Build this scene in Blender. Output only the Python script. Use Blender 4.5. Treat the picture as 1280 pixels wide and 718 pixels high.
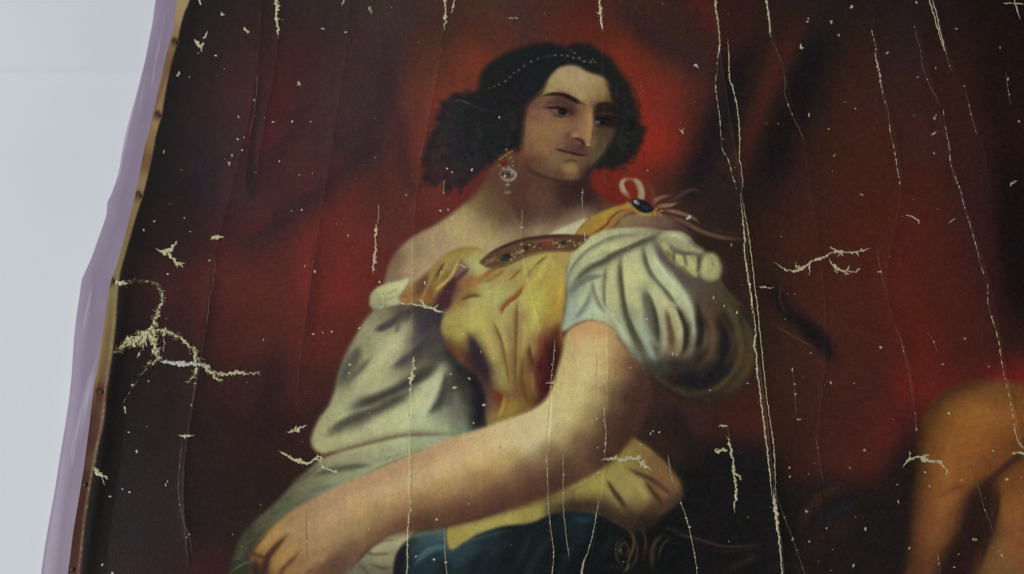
import bpy, math
import numpy as np

for o in list(bpy.data.objects):
    bpy.data.objects.remove(o, do_unlink=True)
scene = bpy.context.scene

# ----------------------------------------------------------------------------
# camera: hand-held phone below the middle of the picture, tilted up
# ----------------------------------------------------------------------------
FOC = 1150.0                                  # focal length in photograph pixels (1280 wide)
PITCH = math.atan(FOC / 2653.0)               # from the vertical vanishing point
CAM = (0.0, -0.781, 1.45)
cam_data = bpy.data.cameras.new('camera')
cam = bpy.data.objects.new('camera', cam_data)
scene.collection.objects.link(cam)
cam.location = CAM
cam.rotation_euler = (math.pi / 2 + PITCH, 0, 0)
cam_data.sensor_width = 36.0
cam_data.lens = 36.0 * FOC / 1280.0
cam_data.clip_start = 0.02
cam_data.clip_end = 60.0
scene.camera = cam

# ----------------------------------------------------------------------------
# light: dim even room light, a cool window to the left, an unseen panel added for sheen
# ----------------------------------------------------------------------------
world = bpy.data.worlds.new('World')
scene.world = world
world.use_nodes = True
bg = world.node_tree.nodes['Background']
bg.inputs['Color'].default_value = (0.93, 0.97, 1.0, 1)
bg.inputs['Strength'].default_value = 0.09


def area_light(name, loc, target, sx, sy, power, colour):
    d = bpy.data.lights.new(name, 'AREA')
    d.shape = 'RECTANGLE'
    d.size, d.size_y = sx, sy
    d.energy = power
    d.color = colour
    o = bpy.data.objects.new(name, d)
    scene.collection.objects.link(o)
    o.location = loc
    v = [t - l for t, l in zip(target, loc)]
    from mathutils import Vector
    o.rotation_euler = Vector(v).to_track_quat('-Z', 'Y').to_euler()
    return o


area_light('window_light', (-2.5, -2.3, 1.35), (0.1, 0, 1.75), 1.5, 1.8, 100, (0.94, 0.97, 1.0))
area_light('sheen_panel_light', (-1.05, -2.0, 3.25), (-0.2, 0, 1.8), 1.2, 0.8, 7, (0.90, 0.94, 1.0))  # unseen panel overhead, added for the sheen at upper left

scene.view_settings.view_transform = 'Standard'
scene.view_settings.look = 'None'
scene.view_settings.exposure = 0.0
scene.view_settings.gamma = 1.0
scene.view_settings.use_curve_mapping = False
scene.render.engine = 'CYCLES'


def plane_xz(u, v, y=0.0):
    """Spot on the wall plane (metres) that a photograph pixel shows."""
    u = np.asarray(u, float); v = np.asarray(v, float)
    a = (u - 640) / FOC
    b = (359 - v) / FOC
    cp, sp = math.cos(PITCH), math.sin(PITCH)
    t = (y - CAM[1]) / (cp - b * sp)
    return CAM[0] + t * a, CAM[2] + t * (sp + b * cp)


def picture_uv(x, z, y=0.0):
    x = np.asarray(x, float); z = np.asarray(z, float)
    cp, sp = math.cos(PITCH), math.sin(PITCH)
    dy, dz = y - CAM[1], z - CAM[2]
    w = dy * cp + dz * sp
    return 640 + FOC * (x - CAM[0]) / w, 359 - FOC * (dz * cp - dy * sp) / w


# ----------------------------------------------------------------------------
# The flat picture: oil colours laid on the canvas with soft fills and strokes.
# Units: u to the right, v downwards on the picture; converted to metres later.
# ----------------------------------------------------------------------------
PX0, PY0, PX1, PY1 = -60, -150, 1500, 890
PW, PH = PX1 - PX0, PY1 - PY0
IMG = np.zeros((PH, PW, 3), np.float32)
REG = np.zeros((PH, PW), np.uint8)            # which painted passage a spot belongs to
RNG = np.random.default_rng(11)
REGIONS = ['backdrop', 'hair', 'skin', 'face', 'earring', 'bodice', 'left_sleeve', 'right_sleeve',
           'neckline', 'brooch', 'arm', 'sash', 'skirt', 'cuff', 'leg', 'strap']
RID = {n: i for i, n in enumerate(REGIONS)}


def curve(pts, closed=False, n=6):
    """Catmull-Rom through the points (any number of columns)."""
    p = np.asarray(pts, np.float64)
    if len(p) < 3:
        t = np.linspace(0, 1, n + 1)[:, None]
        return p[0] * (1 - t) + p[1] * t
    q = np.vstack([p[-1:], p, p[:2]]) if closed else np.vstack([2 * p[0] - p[1], p, 2 * p[-1] - p[-2]])
    out = []
    t = (np.arange(n) / n)[:, None]
    for i in range(1, len(q) - 2):
        a, b, c, d = q[i - 1], q[i], q[i + 1], q[i + 2]
        out.append(0.5 * (2 * b + (c - a) * t + (2 * a - 5 * b + 4 * c - d) * t ** 2 + (3 * b - a - 3 * c + d) * t ** 3))
    if not closed:
        out.append(p[-1:])
    return np.vstack(out)


def gblur(a, s):
    if s <= 0.2:
        return a
    r = int(math.ceil(3 * s))
    k = np.exp(-0.5 * (np.arange(-r, r + 1) / s) ** 2)
    k /= k.sum()
    for ax in (0, 1):
        pad = [(0, 0)] * a.ndim
        pad[ax] = (r, r)
        b = np.pad(a, pad, mode='edge')
        o = np.zeros_like(a)
        for i, w in enumerate(k):
            sl = [slice(None)] * a.ndim
            sl[ax] = slice(i, i + a.shape[ax])
            o += w * b[tuple(sl)]
        a = o
    return a


def window(x, y, pad):
    x0 = max(0, int(min(x) - PX0 - pad)); x1 = min(PW, int(max(x) - PX0 + pad + 1))
    y0 = max(0, int(min(y) - PY0 - pad)); y1 = min(PH, int(max(y) - PY0 + pad + 1))
    return x0, x1, y0, y1


def mask(pts, blur=1.0, smooth=True):
    p = curve(pts, True, 5) if smooth else np.asarray(pts, float)
    x0, x1, y0, y1 = window(p[:, 0], p[:, 1], 3 * blur + 2)
    ss = 2
    gx = (np.arange((x1 - x0) * ss) + 0.5) / ss + x0 + PX0
    gy = (np.arange((y1 - y0) * ss) + 0.5) / ss + y0 + PY0
    m = np.zeros((len(gy), len(gx)), bool)
    q = np.roll(p, -1, 0)
    for (ax, ay), (bx, by) in zip(p, q):
        if ay == by:
            continue
        rows = np.nonzero((gy > min(ay, by)) & (gy <= max(ay, by)))[0]
        if len(rows) == 0:
            continue
        xc = ax + (gy[rows] - ay) / (by - ay) * (bx - ax)
        m[rows] ^= gx[None, :] > xc[:, None]
    a = m.reshape(y1 - y0, ss, x1 - x0, ss).mean((1, 3)).astype(np.float32)
    return (slice(y0, y1), slice(x0, x1)), gblur(a, blur)


def scatter(sl, samples, p=3.0, step=3):
    """Colour field through scattered (u, v, r, g, b) dabs."""
    y0, y1, x0, x1 = sl[0].start, sl[0].stop, sl[1].start, sl[1].stop
    s = np.asarray(samples, np.float32)
    gx = np.arange(x0, x1 + step, step, dtype=np.float32) + PX0
    gy = np.arange(y0, y1 + step, step, dtype=np.float32) + PY0
    num = np.zeros((len(gy), len(gx), 3), np.float32)
    den = np.zeros((len(gy), len(gx)), np.float32)
    for r in s:
        w = 1.0 / (((gx[None] - r[0]) ** 2 + (gy[:, None] - r[1]) ** 2 + 9.0) ** (p / 2))
        den += w
        num += w[..., None] * r[2:5]
    f = num / den[..., None]
    f = gblur(f, 1.2)
    iy = np.arange(y1 - y0) / step
    ix = np.arange(x1 - x0) / step
    jy = np.minimum(iy.astype(int), len(gy) - 2); jx = np.minimum(ix.astype(int), len(gx) - 2)
    fy = (iy - jy)[:, None, None].astype(np.float32); fx = (ix - jx)[None, :, None].astype(np.float32)
    A = f[jy][:, jx]; B = f[jy][:, jx + 1]; C = f[jy + 1][:, jx]; D = f[jy + 1][:, jx + 1]
    return (A * (1 - fx) + B * fx) * (1 - fy) + (C * (1 - fx) + D * fx) * fy


def lay(sl, a, col, reg=None):
    IMG[sl] += (col - IMG[sl]) * a[..., None]
    if reg is not None:
        REG[sl][a > 0.5] = RID[reg]


def fill(pts, col, blur=1.0, a=1.0, reg=None, smooth=True):
    sl, m = mask(pts, blur, smooth)
    lay(sl, m * a, np.asarray(col, np.float32), reg)


TONE = {'left_sleeve': (1.03, 1.03, 0.93), 'right_sleeve': (0.98, 0.98, 0.92), 'arm': (1.04, 1.09, 1.05), 'leg': (1.02, 0.97, 0.86),
        'bodice': (0.9, 0.95, 0.97), 'face': (0.9, 0.91, 0.92), 'skin': (0.98, 1.04, 1.02), 'sash': (0.9, 0.95, 1.03), 'hair': (1.25, 1.25, 1.15), 'skirt': (0.86, 0.82, 0.78)}


def field(pts, samples, blur=1.0, p=3.0, reg=None, a=1.0):
    sl, m = mask(pts, blur)
    smooth = {'arm': 4.5, 'skin': 4, 'leg': 7, 'face': 1.6, 'bodice': 2.5, 'left_sleeve': 3, 'right_sleeve': 2.2}.get(reg, 1.5)
    lay(sl, m * a, gblur(scatter(sl, samples, p + 1.0), smooth) * np.asarray(TONE.get(reg, (1, 1, 1)), np.float32), reg)


def stroke(pts, col, w=2.0, soft=None, a=1.0, reg=None, k=1.2):
    """Brush line; points may carry their own half-width as third value. Both ends lift off the canvas."""
    p = np.array([(q[0], q[1], q[2] if len(q) > 2 else w) for q in pts], float)
    p = curve(p, False, 5)
    if soft is None:
        soft = max(1.2, p[:, 2].max() * 1.1)
    soft = max(1.6, soft * k)
    t = np.linspace(0, 1, len(p))
    ends = np.clip(np.minimum(t, 1 - t) / 0.28, 0, 1)
    al = 0.25 + 0.75 * ends * ends * (3 - 2 * ends)
    x0, x1, y0, y1 = window(p[:, 0], p[:, 1], p[:, 2].max() + soft + 2)
    if x1 <= x0 or y1 <= y0:
        return
    gx = np.arange(x0, x1, dtype=np.float32) + 0.5 + PX0
    gy = (np.arange(y0, y1, dtype=np.float32) + 0.5 + PY0)[:, None]
    best = np.zeros((y1 - y0, x1 - x0), np.float32)
    for i in range(len(p) - 1):
        ax, ay, aw = p[i]; bx, by, bw = p[i + 1]
        dx, dy = bx - ax, by - ay
        L = dx * dx + dy * dy + 1e-6
        u = np.clip(((gx - ax) * dx + (gy - ay) * dy) / L, 0, 1)
        d = np.sqrt((gx - ax - u * dx) ** 2 + (gy - ay - u * dy) ** 2)
        m = np.clip((aw + u * (bw - aw) - d) / soft + 0.5, 0, 1)
        best = np.maximum(best, m * m * (3 - 2 * m) * (al[i] + u * (al[i + 1] - al[i])))
    lay((slice(y0, y1), slice(x0, x1)), best * a, np.asarray(col, np.float32), reg)


def fold(pts, col, wl, wr, a=0.9):
    """Crease of cloth: shade that falls off wl to the left of the line and wr to its right (travelling along it).
    Points may carry a width factor."""
    p = np.array([(q[0], q[1], q[2] if len(q) > 2 else 1.0) for q in pts], float)
    p = curve(p, False, 6)
    R = max(wl, wr) * 2.4 * p[:, 2].max() + 2
    x0, x1, y0, y1 = window(p[:, 0], p[:, 1], R)
    if x1 <= x0 or y1 <= y0:
        return
    gx = np.arange(x0, x1, dtype=np.float32) + 0.5 + PX0
    gy = (np.arange(y0, y1, dtype=np.float32) + 0.5 + PY0)[:, None]
    t = np.linspace(0, 1, len(p))
    ends = np.clip(np.minimum(t, 1 - t) / 0.25, 0, 1)
    al = ends * ends * (3 - 2 * ends)
    best = np.full((y1 - y0, x1 - x0), 1e9, np.float32)
    alpha = np.zeros_like(best)
    for i in range(len(p) - 1):
        ax, ay, aw = p[i]; bx, by, bw = p[i + 1]
        dx, dy = bx - ax, by - ay
        L = dx * dx + dy * dy + 1e-6
        u = np.clip(((gx - ax) * dx + (gy - ay) * dy) / L, 0, 1)
        d = np.sqrt((gx - ax - u * dx) ** 2 + (gy - ay - u * dy) ** 2)
        side = (gx - ax) * dy - (gy - ay) * dx          # > 0: left of travel on the picture
        w = np.where(side > 0, wl, wr) * (aw + u * (bw - aw))
        m = np.exp(-(d / w) ** 2) * (al[i] + u * (al[i + 1] - al[i]))
        near = d < best
        alpha = np.where(near, m, alpha)
        best = np.where(near, d, best)
    lay((slice(y0, y1), slice(x0, x1)), alpha * a, np.asarray(col, np.float32))


def dab(x, y, rx, ry, col, ang=0.0, soft=0.5, a=1.0, reg=None):
    R = max(rx, ry) * (1 + soft) + 2
    x0, x1, y0, y1 = window([x], [y], R)
    gx = np.arange(x0, x1) + 0.5 + PX0 - x
    gy = (np.arange(y0, y1) + 0.5 + PY0 - y)[:, None]
    c, s = math.cos(math.radians(ang)), math.sin(math.radians(ang))
    d = np.sqrt(((gx * c + gy * s) / rx) ** 2 + ((-gx * s + gy * c) / ry) ** 2)
    m = np.clip((1 + soft / 2 - d) / max(soft, 1e-3), 0, 1).astype(np.float32)
    m = m * m * (3 - 2 * m) * a
    lay((slice(y0, y1), slice(x0, x1)), m, np.asarray(col, np.float32), reg)


def rows(table):
    out = []
    for y, items in table.items():
        for x, c in items:
            out.append((x, y) + c)
    return out


def noise(h, w, s, seed):
    """Smooth noise field with grain size s (tuple of sizes in v, u)."""
    r = np.random.default_rng(seed)
    sy, sx = s
    g = r.standard_normal((int(h / sy) + 3, int(w / sx) + 3)).astype(np.float32)
    iy = np.arange(h) / sy; ix = np.arange(w) / sx
    jy = iy.astype(int); jx = ix.astype(int)
    fy = (iy - jy)[:, None]; fx = (ix - jx)[None]
    fy = fy * fy * (3 - 2 * fy); fx = fx * fx * (3 - 2 * fx)
    return ((g[jy][:, jx] * (1 - fx) + g[jy][:, jx + 1] * fx) * (1 - fy)
            + (g[jy + 1][:, jx] * (1 - fx) + g[jy + 1][:, jx + 1] * fx) * fy).astype(np.float32)


def paint_backdrop():
    T = {
        -60: [(240, (16, 13, 13)), (330, (34, 26, 28)), (500, (64, 38, 44)), (700, (78, 34, 36)), (860, (64, 26, 28)),
              (960, (40, 22, 28)), (1100, (32, 22, 28)), (1280, (22, 14, 18)), (1450, (18, 12, 14))],
        0: [(240, (17, 13, 13)), (270, (26, 22, 25)), (330, (34, 26, 27)), (420, (48, 33, 36)), (500, (64, 38, 42)),
            (560, (76, 36, 38)), (620, (82, 43, 44)), (680, (82, 36, 36)), (740, (84, 30, 31)), (800, (70, 32, 33)),
            (860, (62, 27, 27)), (910, (56, 24, 25)), (960, (40, 22, 26)), (1010, (31, 23, 28)), (1080, (30, 20, 24)),
            (1150, (29, 20, 26)), (1220, (25, 15, 17)), (1280, (20, 13, 15)), (1450, (17, 12, 13))],
        40: [(232, (15, 12, 12)), (262, (26, 20, 23)), (330, (42, 26, 28)), (400, (52, 30, 33)), (480, (66, 37, 43)),
             (550, (78, 36, 35)), (600, (88, 37, 34)), (650, (92, 38, 36)), (720, (104, 33, 30)), (770, (104, 34, 31)),
             (830, (62, 31, 32)), (880, (58, 28, 30)), (930, (46, 23, 25)), (975, (46, 24, 24)), (1015, (27, 22, 27)),
             (1080, (38, 22, 25)), (1130, (35, 22, 28)), (1180, (33, 19, 22)), (1240, (26, 15, 17))],
        80: [(218, (14, 11, 11)), (255, (28, 20, 23)), (300, (44, 27, 32)), (370, (56, 26, 29)), (430, (60, 32, 36)),
             (480, (62, 35, 42)), (530, (90, 38, 35)), (560, (100, 42, 35)), (590, (136, 44, 36)), (785, (140, 38, 31)),
             (820, (112, 36, 33)), (860, (78, 33, 34)), (900, (60, 27, 29)), (940, (50, 25, 25)), (975, (54, 27, 24)),
             (1015, (27, 22, 26)), (1075, (48, 24, 25)), (1130, (42, 25, 30)), (1180, (40, 21, 23)), (1250, (27, 15, 16))],
        120: [(205, (14, 10, 10)), (245, (28, 19, 22)), (290, (48, 29, 36)), (350, (60, 26, 29)), (420, (62, 34, 40)),
              (470, (58, 34, 42)), (520, (106, 40, 38)), (555, (136, 45, 39)), (585, (122, 42, 38)), (800, (150, 37, 32)),
              (835, (128, 36, 33)), (870, (90, 34, 35)), (910, (46, 25, 27)), (945, (40, 24, 25)), (975, (56, 27, 24)),
              (1005, (28, 22, 24)), (1060, (54, 25, 25)), (1120, (50, 26, 29)), (1180, (46, 22, 23)), (1250, (28, 15, 16))],
        180: [(190, (14, 10, 10)), (240, (25, 19, 24)), (290, (42, 29, 36)), (335, (66, 27, 28)), (395, (58, 31, 36)),  # tones near the left edge include the purple sheen
              (450, (54, 31, 38)), (490, (86, 35, 35)), (525, (114, 39, 37)), (815, (172, 36, 31)), (840, (142, 35, 32)),
              (870, (84, 32, 34)), (900, (42, 25, 27)), (950, (35, 22, 24)), (1000, (50, 25, 25)), (1080, (58, 26, 26)),
              (1150, (53, 26, 29)), (1200, (47, 23, 27)), (1260, (29, 15, 16))],
        240: [(175, (14, 10, 10)), (240, (25, 18, 23)), (295, (48, 31, 38)), (350, (56, 29, 34)), (400, (72, 31, 34)),
              (440, (96, 33, 32)), (470, (78, 31, 31)), (500, (92, 34, 34)), (530, (112, 37, 36)), (565, (112, 33, 38)),
              (755, (126, 32, 29)), (790, (138, 33, 29)), (825, (88, 33, 32)), (855, (58, 30, 31)), (890, (42, 26, 29)),
              (940, (36, 22, 24)), (1000, (54, 26, 27)), (1080, (62, 26, 26)), (1150, (62, 25, 25)), (1210, (47, 23, 26)),
              (1270, (26, 15, 17))],
        300: [(162, (16, 11, 11)), (230, (31, 19, 22)), (290, (46, 25, 29)), (340, (72, 31, 33)), (400, (102, 33, 32)),
              (440, (108, 33, 31)), (495, (98, 34, 35)), (875, (50, 27, 27)), (930, (44, 23, 25)), (1000, (58, 26, 26)),
              (1080, (68, 26, 25)), (1150, (66, 25, 25)), (1220, (52, 23, 26)), (1275, (24, 14, 16))],
        360: [(156, (22, 14, 14)), (220, (48, 24, 26)), (280, (70, 31, 30)), (340, (76, 33, 33)), (400, (106, 33, 30)),
              (440, (112, 32, 29)), (470, (102, 32, 31)), (960, (44, 23, 24)), (1000, (56, 25, 25)), (1050, (66, 27, 26)),
              (1120, (74, 27, 26)), (1190, (66, 24, 25)), (1230, (54, 23, 26)), (1275, (26, 15, 17))],
        420: [(150, (16, 11, 12)), (215, (36, 21, 24)), (280, (56, 27, 26)), (340, (68, 31, 30)), (400, (92, 31, 30)),
              (430, (84, 30, 29)), (960, (46, 26, 25)), (1010, (56, 27, 27)), (1080, (62, 27, 27)), (1150, (76, 25, 24)),
              (1220, (57, 24, 26)), (1270, (36, 19, 20))],
        480: [(145, (13, 10, 11)), (200, (28, 20, 22)), (260, (36, 23, 25)), (320, (44, 26, 27)), (380, (64, 29, 29)),
              (405, (60, 28, 28)), (1000, (52, 26, 26)), (1080, (58, 26, 28)), (1140, (86, 26, 26)), (1270, (92, 25, 29)),
              (1330, (80, 24, 27))],
        540: [(130, (13, 10, 10)), (200, (25, 18, 20)), (260, (32, 21, 23)), (330, (38, 21, 23)), (385, (44, 23, 25)),
              (820, (46, 29, 26)), (860, (52, 26, 26)), (900, (68, 25, 26)), (935, (66, 25, 26)), (980, (46, 24, 25)),
              (1050, (60, 26, 30)), (1110, (76, 25, 28))],
        600: [(120, (13, 11, 10)), (190, (25, 19, 21)), (280, (29, 20, 21)), (330, (33, 21, 21)), (370, (40, 24, 22)),
              (860, (26, 21, 21)), (920, (24, 20, 21)), (960, (22, 18, 19)), (990, (50, 22, 24)), (1040, (66, 27, 28)),
              (1095, (72, 26, 27)), (1130, (28, 23, 22))],
        650: [(112, (11, 10, 9)), (180, (25, 19, 21)), (250, (27, 19, 21)), (300, (31, 22, 21)), (860, (22, 21, 22)),
              (930, (20, 18, 19)), (1000, (32, 22, 21)), (1040, (44, 30, 25)), (1080, (34, 29, 28)), (1115, (30, 25, 24))],
        718: [(100, (12, 9, 9)), (160, (28, 16, 17)), (220, (32, 18, 19)), (262, (42, 18, 19)), (870, (26, 19, 18)),
              (940, (24, 18, 17)), (1000, (38, 23, 20)), (1060, (36, 23, 21)), (1110, (28, 21, 20))],
        820: [(90, (12, 9, 9)), (220, (30, 18, 19)), (400, (30, 20, 20)), (900, (22, 17, 17)), (1060, (30, 20, 19))],
    }
    sl = (slice(0, PH), slice(0, PW))
    IMG[:] = scatter(sl, rows(T), 3.6, 6)
    IMG[:] = gblur(IMG, 8)
    uu = np.arange(PX0, PX1)
    IMG[..., 0] = IMG[..., 0] * np.interp(uu, (0, 200, 300, 420, 520, 880, 1000, 1280), (1.10, 1.18, 1.16, 0.92, 0.82, 0.80, 1.02, 1.06))[None] + 2
    IMG[..., 1] = IMG[..., 1] * np.interp(uu, (0, 300, 880, 1000, 1280), (1.05, 1.10, 1.10, 1.18, 1.15))[None] + 1
    IMG[..., 2] = IMG[..., 2] * np.interp(uu, (0, 300, 880, 1000, 1280), (0.92, 0.92, 0.86, 0.88, 0.88))[None] + 1
    # folds of the curtain, plus canvas-crease shade and sheen put in the colour
    S = stroke
    F = fold
    S([(1015, 15), (985, 70), (955, 125), (935, 185), (920, 235)], (74, 34, 28), 12, 22, 0.75)
    F([(960, 30), (928, 85), (906, 145), (876, 215), (850, 275)], (25, 21, 24), 16, 24, 0.85)
    F([(1040, 20), (1008, 85), (988, 140), (968, 200), (952, 270)], (22, 19, 21), 28, 24, 0.85)
    S([(850, -20), (880, 15), (900, 50)], (84, 31, 27), 14, 30, 0.6)
    F([(758, -10), (800, 35), (840, 68), (895, 85)], (46, 32, 33), 16, 18, 0.75)
    S([(905, 80), (925, 45), (940, 0)], (62, 27, 25), 10, 22, 0.5)
    F([(640, -20), (660, 40), (652, 60)], (64, 42, 44), 10, 12, 0.5)
    S([(612, 10), (625, 40), (640, 62)], (92, 42, 40), 5, 12, 0.5)
    F([(480, 20), (486, 90), (478, 150), (440, 215)], (48, 33, 36), 14, 22, 0.6)
    F([(505, 130), (500, 180), (512, 230), (520, 262)], (58, 32, 32), 12, 10, 0.65)
    F([(500, 150), (430, 215), (350, 275), (285, 330)], (44, 29, 31), 26, 9, 0.65)
    S([(450, 235), (420, 265), (405, 310)], (90, 36, 31), 14, 34, 0.5)
    F([(404, 100), (375, 150), (340, 200), (305, 240)], (46, 31, 34), 14, 10, 0.5)
    S([(372, 70), (352, 130), (330, 175)], (70, 29, 30), 6, 16, 0.6)
    F([(322, 85), (318, 150), (310, 215), (312, 260)], (34, 23, 25), 12, 1.6, 0.7)
    S([(330, 110), (326, 170), (318, 230)], (62, 38, 42), 3, 8, 0.6)
    F([(395, 290), (392, 340), (385, 400), (372, 470)], (66, 30, 29), 14, 3, 0.55)
    F([(268, 330), (262, 380), (250, 450), (240, 520)], (38, 22, 22), 14, 2, 0.6)  # shade along a canvas crease, painted into the colour
    S([(272, 300), (290, 340), (288, 400)], (78, 33, 31), 12, 34, 0.6)
    F([(345, 420), (335, 500), (330, 560)], (34, 23, 24), 22, 14, 0.5)
    S([(262, 190), (258, 230), (268, 262)], (34, 30, 40), 9, 24, 0.6)  # bluish sheen on the dark canvas, painted as colour
    F([(1275, 180), (1270, 300), (1288, 430)], (20, 14, 15), 22, 30, 0.85)
    F([(1205, 200), (1215, 290), (1232, 400)], (50, 24, 26), 14, 14, 0.5)
    S([(1130, 240), (1140, 330), (1120, 420)], (82, 30, 25), 18, 50, 0.45)
    S([(1050, 330), (1040, 430), (1060, 540)], (72, 34, 29), 22, 60, 0.4)
    F([(955, 345), (975, 385), (1005, 412), (1042, 452)], (24, 20, 22), 12, 10, 0.85)
    S([(1000, 405), (1025, 430), (1040, 452)], (23, 20, 22), 9, 14, 0.8)
    S([(973, 352), (974, 380), (982, 396)], (78, 55, 42), 0.8, 1.8, 0.7)
    S([(962, 406), (985, 420), (1005, 431), (1018, 439)], (92, 62, 46), 0.8, 1.8, 0.75)
    # dark foliage and cloth low on the right
    fill([(965, 640), (985, 610), (1010, 595), (1050, 598), (1090, 600), (1115, 575), (1130, 540), (1142, 520),
          (1150, 890), (960, 890)], (27, 22, 21), 12, 0.85)
    S([(1000, 660), (1012, 635), (1035, 615), (1062, 612)], (58, 38, 28), 6, 12, 0.6)
    S([(1025, 655), (1045, 640), (1068, 630)], (26, 32, 34), 5, 9, 0.7)
    S([(1005, 690), (1040, 665), (1075, 650)], (42, 27, 23), 10, 20, 0.6)
    S([(960, 712), (985, 708), (1005, 714)], (58, 40, 31), 5, 9, 0.4)
    # dark ground behind the seat
    fill([(850, 590), (872, 560), (900, 552), (930, 556), (955, 562), (975, 640), (985, 890), (780, 890), (790, 660)],
         (23, 21, 21), 12, 0.9)
    fill([(780, 450), (815, 465), (850, 500), (885, 515), (872, 548), (850, 580), (830, 570), (800, 550), (780, 545), (740, 590), (720, 520)], (56, 36, 30), 10, 0.85)
    fold([(835, 500), (845, 530), (865, 560), (880, 590)], (30, 23, 22), 14, 14, 0.7)
    S([(795, 510), (815, 530), (850, 560)], (36, 26, 25), 12, 26, 0.6)


def paint_leg():
    field([(1120, 890), (1127, 740), (1131, 690), (1135, 640), (1139, 600), (1142, 565), (1149, 532), (1163, 507), (1184, 491),
           (1210, 481), (1236, 477), (1262, 479), (1292, 489), (1335, 512), (1410, 560), (1490, 590), (1495, 890)],
          [(1148, 540, 62, 40, 24), (1162, 520, 78, 50, 28), (1190, 500, 98, 64, 34), (1230, 488, 104, 70, 38), (1262, 490, 96, 62, 36),
           (1170, 540, 112, 72, 38), (1195, 520, 132, 88, 44), (1225, 518, 138, 92, 46), (1258, 522, 122, 78, 40), (1280, 530, 108, 68, 38),
           (1160, 565, 106, 68, 36), (1190, 555, 134, 86, 44), (1220, 555, 128, 80, 40), (1250, 560, 110, 68, 36), (1275, 560, 84, 52, 30),
           (1150, 590, 88, 56, 32), (1175, 590, 132, 84, 46), (1205, 585, 124, 78, 42), (1235, 585, 96, 58, 34),
           (1150, 630, 96, 60, 36), (1172, 630, 130, 84, 48), (1192, 625, 122, 78, 46), (1148, 680, 92, 58, 38), (1166, 672, 120, 76, 46), (1184, 660, 104, 66, 42),
           (1142, 715, 78, 48, 36), (1162, 712, 92, 58, 40), (1212, 635, 52, 33, 26), (1222, 665, 34, 22, 20), (1198, 690, 44, 28, 24),
           (1190, 718, 36, 24, 21), (1256, 600, 104, 66, 38), (1262, 640, 124, 80, 46), (1278, 680, 116, 72, 46), (1250, 690, 112, 80, 50), (1244, 718, 104, 74, 50),
           (1330, 560, 100, 62, 36), (1400, 650, 95, 60, 38), (1340, 720, 92, 56, 38), (1200, 820, 52, 34, 28), (1350, 850, 80, 50, 34)], 3.6, 2.6, 'leg')
    S = stroke
    F = fold
    fill([(1214, 612), (1238, 598), (1246, 612), (1243, 645), (1230, 678), (1214, 712), (1205, 780), (1160, 780), (1172, 712), (1190, 678), (1203, 645)],
         (36, 23, 20), 6, 0.9)
    F([(1288, 560, .6), (1262, 578), (1240, 597), (1222, 612, .6)], (48, 29, 22), 7, 4, 0.8)
    F([(1246, 600), (1245, 640), (1232, 680), (1220, 718)], (40, 25, 22), 3.5, 6, 0.7)
    F([(1146, 528), (1138, 590), (1132, 660), (1124, 740)], (30, 21, 18), 13, 8, 0.75)
    F([(1150, 525), (1170, 502), (1205, 484), (1245, 478)], (58, 36, 24), 4, 9, 0.55)
    F([(1166, 627, .5), (1186, 614), (1212, 606, .6)], (88, 54, 32), 4, 3, 0.6)
    S([(1180, 545), (1184, 585), (1176, 635), (1166, 680)], (146, 96, 54), 5, 16, 0.35)


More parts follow.
